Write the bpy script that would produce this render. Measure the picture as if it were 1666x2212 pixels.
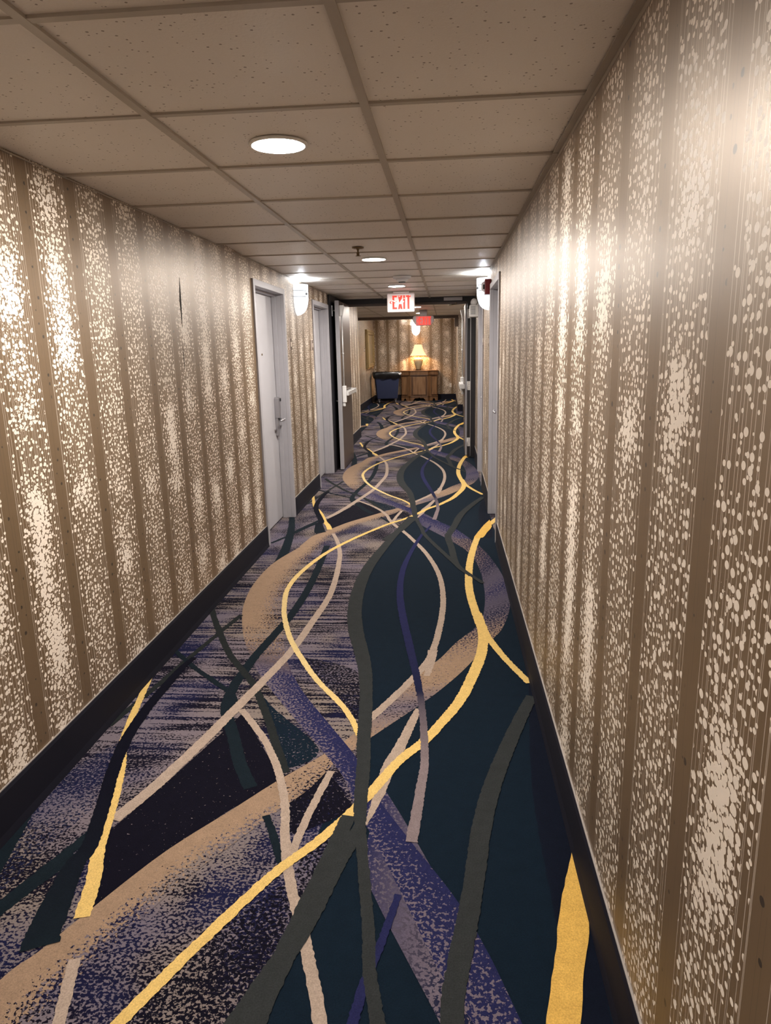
import bpy, bmesh, math, random, json
from mathutils import Vector, Matrix
random.seed(7)
S = bpy.context.scene
for o in list(bpy.data.objects):
    bpy.data.objects.remove(o)

# ---------------------------------------------------------------- camera
CAM_Z = 1.5276
F_PX = 1523.03
pitch, yaw, roll = 0.228, 0.0892, 0.0230
cp, sp, cy_, sy_, cr, sr = math.cos(pitch), math.sin(pitch), math.cos(yaw), math.sin(yaw), math.cos(roll), math.sin(roll)
ROT = (Matrix(((cy_, -sy_, 0), (sy_, cy_, 0), (0, 0, 1)))
       @ Matrix(((1, 0, 0), (0, cp, sp), (0, -sp, cp)))
       @ Matrix(((cr, 0, sr), (0, 1, 0), (-sr, 0, cr))))          # columns: right, forward, up
cd = bpy.data.cameras.new('camera')
cam = bpy.data.objects.new('camera', cd)
S.collection.objects.link(cam)
r_, f_, u_ = ROT.col[0], ROT.col[1], ROT.col[2]
cam.matrix_world = Matrix(((r_[0], u_[0], -f_[0], 0), (r_[1], u_[1], -f_[1], 0), (r_[2], u_[2], -f_[2], CAM_Z), (0, 0, 0, 1)))
cd.sensor_fit = 'HORIZONTAL'
cd.sensor_width = 36
cd.lens = 36 * F_PX / 1666
cd.clip_start = 0.02
S.camera = cam

# ---------------------------------------------------------------- world, exposure, light levels
w = bpy.data.worlds.new('world'); S.world = w; w.use_nodes = True
w.node_tree.nodes['Background'].inputs[0].default_value = (0.9, 0.85, 0.8, 1)
w.node_tree.nodes['Background'].inputs[1].default_value = 0.0
S.view_settings.view_transform = 'Standard'
S.view_settings.look = 'None'
S.view_settings.gamma = 1
S.view_settings.use_curve_mapping = False
S.view_settings.exposure = 0.2
S.cycles.max_bounces = 10
S.cycles.diffuse_bounces = 6
S.cycles.sample_clamp_indirect = 6
DOWNLIGHT = 560.0
DOWN_COL = (1.0, 0.935, 0.86)
SCONCE = 1.3
SCONCE_COL = (0.86, 0.93, 1.0)
LAMP_W = 40.0
SCONCE_W = 23.0

# ---------------------------------------------------------------- dimensions (metres; corridor runs along +y)
XL, XR = -1.435, 0.395
H = 2.182
H2 = 2.25
BASE_H = 0.167
T1, T2 = -0.8434, -0.2235
ROW0, ROW = 1.5344, 0.6096

# ---------------------------------------------------------------- materials
def mat(name, col, rough=0.5, metal=0.0, emit=None, estr=0.0, spec=0.5, bump=None, vary=0.06, vscale=8.0):
    """plain procedural surface: colour with a little noise in it, optional bump (scale, strength)"""
    m = bpy.data.materials.new(name); m.use_nodes = True
    nt = m.node_tree; b = nt.nodes['Principled BSDF']
    b.inputs['Roughness'].default_value = rough
    b.inputs['Metallic'].default_value = metal
    b.inputs['Specular IOR Level'].default_value = spec
    tc = nt.nodes.new('ShaderNodeTexCoord')
    n = nt.nodes.new('ShaderNodeTexNoise'); n.inputs['Scale'].default_value = vscale; n.inputs['Detail'].default_value = 4
    nt.links.new(tc.outputs['Object'], n.inputs['Vector'])
    mx = nt.nodes.new('ShaderNodeMix'); mx.data_type = 'RGBA'
    mx.inputs['A'].default_value = (*[c * (1 - vary) for c in col], 1)
    mx.inputs['B'].default_value = (*[min(1, c * (1 + vary)) for c in col], 1)
    nt.links.new(n.outputs['Fac'], mx.inputs['Factor'])
    nt.links.new(mx.outputs['Result'], b.inputs['Base Color'])
    if emit:
        b.inputs['Emission Color'].default_value = (*emit, 1)
        b.inputs['Emission Strength'].default_value = estr
    if bump:
        n2 = nt.nodes.new('ShaderNodeTexNoise'); n2.inputs['Scale'].default_value = bump[0]; n2.inputs['Detail'].default_value = 3
        nt.links.new(tc.outputs['Object'], n2.inputs['Vector'])
        bp = nt.nodes.new('ShaderNodeBump'); bp.inputs['Strength'].default_value = bump[1]; bp.inputs['Distance'].default_value = 0.002
        nt.links.new(n2.outputs['Fac'], bp.inputs['Height'])
        nt.links.new(bp.outputs['Normal'], b.inputs['Normal'])
    return m

class Tree:
    """short-hand for wiring math nodes"""
    def __init__(s, m):
        s.nt = m.node_tree
    def _in(s, sock, v):
        if isinstance(v, bpy.types.NodeSocket):
            s.nt.links.new(v, sock)
        else:
            sock.default_value = v
    def m(s, op, a, b=0.0, c=0.0):
        n = s.nt.nodes.new('ShaderNodeMath'); n.operation = op
        s._in(n.inputs[0], a); s._in(n.inputs[1], b); s._in(n.inputs[2], c)
        return n.outputs[0]
    def sm(s, v, lo, hi, a=0.0, b=1.0):
        n = s.nt.nodes.new('ShaderNodeMapRange'); n.interpolation_type = 'SMOOTHSTEP'
        s._in(n.inputs['Value'], v)
        n.inputs['From Min'].default_value = lo; n.inputs['From Max'].default_value = hi
        n.inputs['To Min'].default_value = a; n.inputs['To Max'].default_value = b
        return n.outputs[0]
    def xyz(s, x, y, z=0.0):
        n = s.nt.nodes.new('ShaderNodeCombineXYZ')
        for i, v in enumerate((x, y, z)): s._in(n.inputs[i], v)
        return n.outputs[0]
    def pos(s):
        g = s.nt.nodes.new('ShaderNodeNewGeometry')
        n = s.nt.nodes.new('ShaderNodeSeparateXYZ'); s.nt.links.new(g.outputs['Position'], n.inputs[0])
        return g.outputs['Position'], n.outputs[0], n.outputs[1], n.outputs[2]
    def noise(s, vec, scale, detail=2.0, rough=0.5):
        n = s.nt.nodes.new('ShaderNodeTexNoise')
        s._in(n.inputs['Vector'], vec); n.inputs['Scale'].default_value = scale
        n.inputs['Detail'].default_value = detail; n.inputs['Roughness'].default_value = rough
        return n.outputs['Fac']
    def vor(s, vec, scale, dims='2D', rnd=0.85):
        n = s.nt.nodes.new('ShaderNodeTexVoronoi'); n.voronoi_dimensions = dims
        if dims == '1D':
            s._in(n.inputs['W'], vec)
        else:
            s._in(n.inputs['Vector'], vec)
        n.inputs['Scale'].default_value = scale; n.inputs['Randomness'].default_value = rnd
        c = s.nt.nodes.new('ShaderNodeSeparateColor'); s.nt.links.new(n.outputs['Color'], c.inputs[0])
        return n.outputs['Distance'], c.outputs[0], c.outputs[1], c.outputs[2]
    def mix(s, f, a, b):
        n = s.nt.nodes.new('ShaderNodeMix'); n.data_type = 'RGBA'
        s._in(n.inputs['Factor'], f)
        for k, v in (('A', a), ('B', b)):
            if isinstance(v, tuple): v = (*v[:3], 1)
            s._in(n.inputs[k], v)
        return n.outputs['Result']

PITCH = 0.3175
GOLD, GOLD_LIGHT, CREAM, SPOT = (0.185, 0.118, 0.060), (0.25, 0.172, 0.10), (0.84, 0.74, 0.63), (0.05, 0.035, 0.022)
def wallpaper(name, axis, phase, sheen=0.4):
    """vertical columns of cream dots strung on fine lines over a satin bronze ground"""
    m = bpy.data.materials.new(name); m.use_nodes = True
    t = Tree(m); b = m.node_tree.nodes['Principled BSDF']
    P, x, y, z = t.pos()
    s = y if axis == 'y' else x
    u = t.m('DIVIDE', t.m('SUBTRACT', s, phase), PITCH)
    col = t.m('FLOOR', u)
    fr = t.m('FRACT', u)
    c = t.m('ABSOLUTE', t.m('MULTIPLY', t.m('SUBTRACT', fr, 0.5), 2.0))       # 0 column centre, 1 dark band centre
    wob = t.noise(t.xyz(s, z), 30, 1)
    inside = t.sm(t.m('ADD', c, t.m('MULTIPLY', t.m('SUBTRACT', wob, 0.5), 0.12)), 0.76, 0.74)
    env = t.sm(c, 0.72, 0.12)
    L = t.noise(t.xyz(t.m('MULTIPLY', col, 5.37), t.m('MULTIPLY', z, 3.3), t.m('MULTIPLY', s, 2.0)), 1.0, 1)
    lobe = t.m('MULTIPLY', t.sm(L, 0.47, 0.66), t.sm(c, 0.62, 0.10))
    v2 = t.xyz(t.m('MULTIPLY', s, 0.88), z)
    d1, r1, g1, b1 = t.vor(v2, 1 / 0.0215)
    thr1 = t.m('MULTIPLY_ADD', t.m('MULTIPLY', r1, r1), 0.17, 0.20)
    thr1 = t.m('ADD', thr1, t.m('MULTIPLY', lobe, 0.16))
    pres = t.m('LESS_THAN', g1, t.m('MULTIPLY_ADD', env, 0.30, t.m('MULTIPLY_ADD', L, 0.9, 0.18)))
    dots1 = t.m('MULTIPLY', t.m('LESS_THAN', d1, thr1), pres)
    d2, r2, g2, b2 = t.vor(v2, 1 / 0.0125)
    dots2 = t.m('LESS_THAN', d2, t.m('MULTIPLY', lobe, t.m('MULTIPLY_ADD', r2, 0.22, 0.36)))
    d4, r4, g4, b4 = t.vor(t.xyz(t.m('ADD', t.m('MULTIPLY', s, 0.88), 3.3), z), 1 / 0.0145)
    dots4 = t.m('MULTIPLY', t.m('LESS_THAN', d4, t.m('MULTIPLY_ADD', r4, 0.14, 0.16)), t.m('LESS_THAN', g4, t.m('MULTIPLY_ADD', env, 0.30, 0.12)))
    dots = t.m('MULTIPLY', t.m('MAXIMUM', t.m('MAXIMUM', dots1, dots4), dots2), inside)
    dl, rl, gl, bl = t.vor(s, 1 / 0.013, '1D', 0.9)
    lines = t.m('MULTIPLY', t.m('MULTIPLY', t.m('LESS_THAN', dl, 0.060), t.m('LESS_THAN', c, 0.80)),
                t.m('MULTIPLY_ADD', t.noise(t.xyz(t.m('MULTIPLY', s, 60.0), t.m('MULTIPLY', z, 3.0)), 1.0, 1), 0.7, 0.30))
    band = t.sm(t.noise(t.xyz(t.m('MULTIPLY', s, 3.0), t.m('MULTIPLY', z, 0.6)), 1.0, 2), 0.3, 0.7)
    fine = t.noise(t.xyz(t.m('MULTIPLY', s, 220.0), t.m('MULTIPLY', z, 6.0)), 1.0, 2)
    ground = t.mix(t.m('MULTIPLY_ADD', env, 0.5, t.m('MULTIPLY', fine, 0.45)), GOLD, GOLD_LIGHT)
    color = t.mix(t.m('MULTIPLY', lines, 0.9), ground, CREAM)
    color = t.mix(dots, color, CREAM)
    ds, rs, gs, bs = t.vor(t.xyz(t.m('MULTIPLY', s, 0.9), z), 1 / 0.045)
    spots = t.m('MULTIPLY', t.m('MULTIPLY', t.m('LESS_THAN', ds, t.m('MULTIPLY_ADD', rs, 0.10, 0.05)), t.m('GREATER_THAN', gs, 0.45)), t.sm(c, 0.86, 0.90))
    hair = t.m('MULTIPLY', t.m('LESS_THAN', t.m('ABSOLUTE', t.m('SUBTRACT', c, 0.955)), 0.006), t.m('GREATER_THAN', t.noise(t.xyz(t.m('MULTIPLY', col, 3.1), t.m('MULTIPLY', z, 4.0)), 1.0, 1), 0.45))
    color = t.mix(t.m('MAXIMUM', spots, t.m('MULTIPLY', hair, 0.35)), color, SPOT)
    m.node_tree.links.new(color, b.inputs['Base Color'])
    ink = t.m('MAXIMUM', dots, t.m('MULTIPLY', lines, 0.5))
    m.node_tree.links.new(t.m('MULTIPLY', t.m('SUBTRACT', 1.0, ink), sheen), b.inputs['Metallic'])
    m.node_tree.links.new(t.m('MULTIPLY_ADD', ink, 0.10, 0.42), b.inputs['Roughness'])
    b.inputs['Coat Weight'].default_value = 0.62
    b.inputs['Coat Roughness'].default_value = 0.44
    return m

def heather(t, P, x, y):
    """flecked carpet ground: lilac-grey yarn flecks over near-black, drifting to blue, with cross streaks once per repeat"""
    big = t.noise(t.xyz(x, y), 3.2, 2)
    blu = t.noise(t.xyz(t.m('ADD', x, 9.0), y), 2.3, 2)
    streak = t.noise(t.xyz(t.m('MULTIPLY', x, 1.6), t.m('MULTIPLY', y, 34.0)), 1.0, 3, 0.7)
    grain = t.noise(t.xyz(t.m('MULTIPLY', x, 0.8), y), 120.0, 2, 0.55)
    yy = t.m('FRACT', t.m('DIVIDE', t.m('SUBTRACT', y, 1.2), 4.30))
    amp = t.m('MULTIPLY_ADD', t.m('MULTIPLY', t.sm(yy, 0.22, 0.36), t.sm(yy, 0.98, 0.86)), 0.34, 0.05)
    dens = t.m('ADD', t.m('MULTIPLY', t.m('SUBTRACT', t.sm(big, 0.3, 0.7), 0.42), 0.20), t.m('MULTIPLY', t.m('SUBTRACT', t.sm(streak, 0.36, 0.64), 0.5), amp))
    f = t.sm(t.m('ADD', grain, dens), 0.465, 0.545)
    blue = t.m('MULTIPLY', t.sm(blu, 0.45, 0.62), 0.9)
    dark = t.mix(blue, (0.0055, 0.0045, 0.011), (0.009, 0.010, 0.040))
    tan = t.sm(t.noise(t.xyz(x, t.m('ADD', y, 4.0)), 2.0, 1), 0.42, 0.6)
    light = t.mix(t.m('MULTIPLY', blue, 0.45), t.mix(tan, (0.155, 0.128, 0.148), (0.195, 0.158, 0.142)), (0.080, 0.074, 0.125))
    return t.mix(f, dark, light), grain

def carpet_material():
    m = bpy.data.materials.new('patterned_carpet'); m.use_nodes = True
    t = Tree(m); nt = m.node_tree; b = nt.nodes['Principled BSDF']
    P, x, y, z = t.pos()
    base, grain = heather(t, P, x, y)
    at = nt.nodes.new('ShaderNodeAttribute'); at.attribute_name = 'pat'
    fleck = t.noise(t.xyz(t.m('ADD', x, 5.0), y), 88.0, 2, 0.6)
    un = nt.nodes.new('ShaderNodeAttribute'); un.attribute_name = 'und'
    base = t.mix(un.outputs['Alpha'], base, un.outputs['Color'])
    keep = t.m('GREATER_THAN', at.outputs['Alpha'], t.sm(fleck, 0.28, 0.72, 0.02, 0.985))
    tuft = t.m('MULTIPLY_ADD', t.noise(P, 240.0, 2), 0.9, 0.55)
    mott = t.m('MULTIPLY_ADD', t.noise(P, 22.0, 4, 0.7), 0.5, 0.75)
    vm = nt.nodes.new('ShaderNodeVectorMath'); vm.operation = 'SCALE'
    nt.links.new(at.outputs['Color'], vm.inputs[0]); nt.links.new(t.m('MULTIPLY', tuft, mott), vm.inputs['Scale'])
    col = t.mix(keep, base, vm.outputs[0])
    nt.links.new(col, b.inputs['Base Color'])
    b.inputs['Roughness'].default_value = 0.95
    b.inputs['Specular IOR Level'].default_value = 0.05
    b.inputs['Sheen Weight'].default_value = 0.05
    b.inputs['Sheen Roughness'].default_value = 0.25
    b.inputs['Sheen Tint'].default_value = (0.85, 0.92, 1.0, 1)
    bp = nt.nodes.new('ShaderNodeBump'); bp.inputs['Strength'].default_value = 0.35; bp.inputs['Distance'].default_value = 0.003
    nt.links.new(t.noise(P, 380.0, 2), bp.inputs['Height']); nt.links.new(bp.outputs['Normal'], b.inputs['Normal'])
    return m

def tile_material():
    m = bpy.data.materials.new('fissured_tile'); m.use_nodes = True
    t = Tree(m); nt = m.node_tree; b = nt.nodes['Principled BSDF']
    P, x, y, z = t.pos()
    d, r, g, bb = t.vor(P, 1 / 0.017, '3D', 1.0)
    warp = t.noise(P, 130.0, 3, 0.6)
    pit = t.m('MULTIPLY', t.m('LESS_THAN', t.m('ADD', d, t.m('MULTIPLY', warp, 0.25)), t.m('MULTIPLY_ADD', r, 0.14, 0.20)), t.m('GREATER_THAN', g, 0.35))
    stain = t.noise(P, 1.6, 3)
    base = t.mix(stain, (0.78, 0.72, 0.66), (0.87, 0.82, 0.76))
    base = t.mix(t.m('MULTIPLY', t.noise(P, 260.0, 2), 0.35), base, (0.64, 0.58, 0.52))
    base = t.mix(t.m('MULTIPLY', pit, 0.85), base, (0.20, 0.15, 0.11))
    nt.links.new(base, b.inputs['Base Color'])
    b.inputs['Roughness'].default_value = 0.42
    b.inputs['Specular IOR Level'].default_value = 0.35
    bp = nt.nodes.new('ShaderNodeBump'); bp.inputs['Strength'].default_value = 0.5; bp.inputs['Distance'].default_value = 0.003
    nt.links.new(t.m('SUBTRACT', t.noise(P, 110.0, 4, 0.6), pit), bp.inputs['Height']); nt.links.new(bp.outputs['Normal'], b.inputs['Normal'])
    return m

def wood(name, a, c, scale=1.0):
    m = bpy.data.materials.new(name); m.use_nodes = True
    t = Tree(m); nt = m.node_tree; b = nt.nodes['Principled BSDF']
    P, x, y, z = t.pos()
    g = t.noise(t.xyz(t.m('MULTIPLY', x, 30.0 * scale), t.m('MULTIPLY', y, 30.0 * scale), t.m('MULTIPLY', z, 2.5 * scale)), 1.0, 4, 0.6)
    nt.links.new(t.mix(t.sm(g, 0.3, 0.7), a, c), b.inputs['Base Color'])
    b.inputs['Roughness'].default_value = 0.38
    return m

M = {
    'paper_left': wallpaper('wallpaper_left', 'y', 0.2485),
    'paper_right': wallpaper('wallpaper_right', 'y', 0.147),
    'paper_far': wallpaper('wallpaper_far', 'x', -0.145, 0.35),
    'paper_pale': wallpaper('wallpaper_pale', 'y', 0.05, 0.2),
    'carpet': carpet_material(),
    'tile': tile_material(),
    'tee': mat('ceiling_grid_metal', (0.42, 0.37, 0.31), 0.4, vscale=30),
    'angle': mat('wall_angle_metal', (0.36, 0.31, 0.25), 0.4, vscale=30),
    'base': mat('navy_vinyl', (0.006, 0.006, 0.013), 0.75, spec=0.2, vscale=6, bump=(300, 0.1)),
    'door': mat('grey_door_paint', (0.46, 0.45, 0.475), 0.42, bump=(180, 0.12)),
    'frame': mat('grey_frame_paint', (0.37, 0.36, 0.385), 0.42, bump=(180, 0.12)),
    'steel': mat('satin_steel', (0.55, 0.55, 0.57), 0.32, 1.0),
    'lock': mat('satin_nickel', (0.40, 0.39, 0.41), 0.38, 0.8),
    'black': mat('black_plastic', (0.01, 0.01, 0.012), 0.4),
    'bronze': mat('bronze_door_paint', (0.10, 0.075, 0.065), 0.33, 0.25),
    'blackframe': mat('black_frame_paint', (0.010, 0.009, 0.013), 0.45),
    'edge': mat('grey_door_edge', (0.36, 0.35, 0.37), 0.45),
    'alu': mat('aluminium_bar', (0.72, 0.71, 0.70), 0.35, 0.3),
    'white': mat('white_plastic', (0.78, 0.77, 0.76), 0.4),
    'ivory': mat('ivory_plastic', (0.70, 0.62, 0.52), 0.4),
    'lens': mat('lit_lens', (0.9, 0.9, 0.9), 0.4, emit=DOWN_COL, estr=DOWNLIGHT),
    'sconce': mat('lit_white_glass', (0.7, 0.71, 0.73), 0.25, emit=SCONCE_COL, estr=SCONCE),
    'sconce_band': mat('sconce_groove', (0.18, 0.19, 0.21), 0.4),
    'red_lit': mat('lit_red_letters', (0.45, 0.012, 0.006), 0.6, emit=(1.0, 0.055, 0.028), estr=0.75),
    'red_halo': mat('lit_red_diffuser', (0.3, 0.02, 0.015), 0.4, emit=(1.0, 0.03, 0.02), estr=0.22),
    'sign_face': mat('sign_face', (0.62, 0.57, 0.57), 0.4, emit=(1.0, 0.6, 0.58), estr=0.06),
    'sign_grey': mat('sign_housing', (0.22, 0.16, 0.15), 0.4),
    'decal': mat('white_decal', (0.9, 0.87, 0.84), 0.5),
    'brass': mat('aged_brass', (0.22, 0.15, 0.08), 0.4, 0.7),
    'sensor': mat('smoke_detector_plastic', (0.62, 0.60, 0.60), 0.45),
    'red_box': mat('red_alarm_plastic', (0.16, 0.012, 0.018), 0.35),
    'clear': mat('clear_strobe_lens', (0.85, 0.85, 0.88), 0.1),
    'brown_sign': mat('brown_sign_plastic', (0.10, 0.065, 0.045), 0.4),
    'taupe_sign': mat('taupe_sign_plastic', (0.42, 0.34, 0.30), 0.4),
    'wood': wood('walnut_veneer', (0.13, 0.060, 0.026), (0.24, 0.125, 0.058)),
    'wood_mid': wood('figured_veneer', (0.17, 0.085, 0.038), (0.29, 0.16, 0.08)),
    'wood_dark': wood('dark_moulding', (0.055, 0.024, 0.011), (0.10, 0.045, 0.02)),
    'soffit': wood('brown_bulkhead', (0.10, 0.062, 0.042), (0.13, 0.085, 0.06), 0.3),
    'ceramic': mat('cream_crackle_glaze', (0.52, 0.43, 0.27), 0.25, vary=0.15, vscale=25),
    'shade': mat('lit_cream_shade', (0.85, 0.72, 0.5), 0.8, emit=(1.0, 0.62, 0.30), estr=0.75),
    'shade_trim': mat('lit_shade_trim', (0.85, 0.72, 0.5), 0.8, emit=(1.0, 0.66, 0.34), estr=1.1),
    'gilt': mat('gilt_frame', (0.36, 0.26, 0.12), 0.4, 0.45, vary=0.3, vscale=40, bump=(60, 0.6)),
    'painting': mat('faded_tan_picture', (0.30, 0.22, 0.12), 0.5, vary=0.35, vscale=5),
    'bin': mat('navy_canvas', (0.014, 0.022, 0.068), 0.75, bump=(400, 0.3)),
    'bin_side': mat('grey_canvas', (0.20, 0.17, 0.17), 0.8),
    'liner': mat('black_bag', (0.006, 0.006, 0.008), 0.3, bump=(25, 0.8)),
    'caster': mat('grey_caster', (0.16, 0.15, 0.16), 0.5),
    'tear': mat('dark_gap', (0.012, 0.011, 0.011), 0.9),
    'caulk': mat('pale_caulk_line', (0.30, 0.27, 0.25), 0.6),
    'corner': mat('corner_guard', (0.62, 0.52, 0.42), 0.4),
    'endwall': mat('plain_tan_wall', (0.42, 0.34, 0.25), 0.6),
}

# ---------------------------------------------------------------- geometry helpers
def box(bm, x0, x1, y0, y1, z0, z1, mi=0):
    if x0 > x1: x0, x1 = x1, x0
    if y0 > y1: y0, y1 = y1, y0
    if z0 > z1: z0, z1 = z1, z0
    v = [bm.verts.new(c) for c in ((x0, y0, z0), (x1, y0, z0), (x1, y1, z0), (x0, y1, z0), (x0, y0, z1), (x1, y0, z1), (x1, y1, z1), (x0, y1, z1))]
    for f in ((3, 2, 1, 0), (4, 5, 6, 7), (0, 1, 5, 4), (1, 2, 6, 5), (2, 3, 7, 6), (3, 0, 4, 7)):
        bm.faces.new([v[i] for i in f]).material_index = mi
    return v

def prism(bm, pts, axis, a, b, mi=0):
    """extrude a 2D outline along axis from a to b; 'x': (y,z) outline, 'y': (x,z), 'z': (x,y)"""
    def p(q, d):
        return {'x': (d, q[0], q[1]), 'y': (q[0], d, q[1]), 'z': (q[0], q[1], d)}[axis]
    A = [bm.verts.new(p(q, a)) for q in pts]; B = [bm.verts.new(p(q, b)) for q in pts]
    n = len(pts); fs = [bm.faces.new(A[::-1]), bm.faces.new(B)]
    for i in range(n):
        fs.append(bm.faces.new((A[i], A[(i + 1) % n], B[(i + 1) % n], B[i])))
    for f in fs: f.material_index = mi
    bmesh.ops.recalc_face_normals(bm, faces=fs)

def lathe(bm, prof, cx=0, cy=0, n=32, mi=0, cap0=True, cap1=True, fx=1.0, fy=1.0):
    """prof: (radius, z) list from bottom to top"""
    rings = []
    for r, z in prof:
        rings.append([bm.verts.new((cx + fx * r * math.cos(2 * math.pi * k / n), cy + fy * r * math.sin(2 * math.pi * k / n), z)) for k in range(n)])
    fs = []
    for a, b in zip(rings, rings[1:]):
        for k in range(n):
            fs.append(bm.faces.new((a[k], a[(k + 1) % n], b[(k + 1) % n], b[k])))
    if cap0: fs.append(bm.faces.new(rings[0][::-1]))
    if cap1: fs.append(bm.faces.new(rings[-1]))
    for f in fs: f.material_index = mi; f.smooth = True
    bmesh.ops.recalc_face_normals(bm, faces=fs)

def tube(bm, pts, r, n=10, mi=0):
    """round bar through a list of points"""
    pts = [Vector(p) for p in pts]; rings = []
    for i, p in enumerate(pts):
        d = (pts[min(i + 1, len(pts) - 1)] - pts[max(i - 1, 0)]).normalized()
        up = Vector((0, 0, 1)) if abs(d.z) < 0.9 else Vector((1, 0, 0))
        a = d.cross(up).normalized(); b = a.cross(d).normalized()
        rings.append([bm.verts.new(p + r * (math.cos(2 * math.pi * k / n) * a + math.sin(2 * math.pi * k / n) * b)) for k in range(n)])
    fs = []
    for A, B in zip(rings, rings[1:]):
        for k in range(n):
            fs.append(bm.faces.new((A[k], A[(k + 1) % n], B[(k + 1) % n], B[k])))
    fs += [bm.faces.new(rings[0][::-1]), bm.faces.new(rings[-1])]
    for f in fs: f.material_index = mi; f.smooth = True
    bmesh.ops.recalc_face_normals(bm, faces=fs)

def obj(name, bm, mats, parent=None, bevel=0.0, smooth=False):
    me = bpy.data.meshes.new(name)
    bm.to_mesh(me); bm.free()
    o = bpy.data.objects.new(name, me); S.collection.objects.link(o)
    for m in (mats if isinstance(mats, (list, tuple)) else [mats]):
        me.materials.append(M[m] if isinstance(m, str) else m)
    if parent: o.parent = parent
    if bevel:
        bv = o.modifiers.new('bevel', 'BEVEL'); bv.width = bevel; bv.segments = 2; bv.limit_method = 'ANGLE'
        for p in me.polygons: p.use_smooth = True
        wn = o.modifiers.new('wn', 'WEIGHTED_NORMAL')
    return o

def NB(): return bmesh.new()

def boxes(name, lst, m, parent=None, bevel=0.0):
    bm = NB()
    for b in lst: box(bm, *b)
    return obj(name, bm, m, parent, bevel)

def tag(o, label, cat, group=None, kind=None):
    o['label'] = label; o['category'] = cat
    if group: o['group'] = group
    if kind: o['kind'] = kind
    return o

def empty(name, loc, label, cat, group=None, kind=None):
    o = bpy.data.objects.new(name, None); S.collection.objects.link(o)
    o.location = loc; o.empty_display_size = 0.1
    return tag(o, label, cat, group, kind)

def settle(root):
    """parts were built in world coordinates: keep them there under their root"""
    bpy.context.view_layer.update()
    inv = root.matrix_world.inverted()
    for c in root.children:
        c.matrix_parent_inverse = inv

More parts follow.
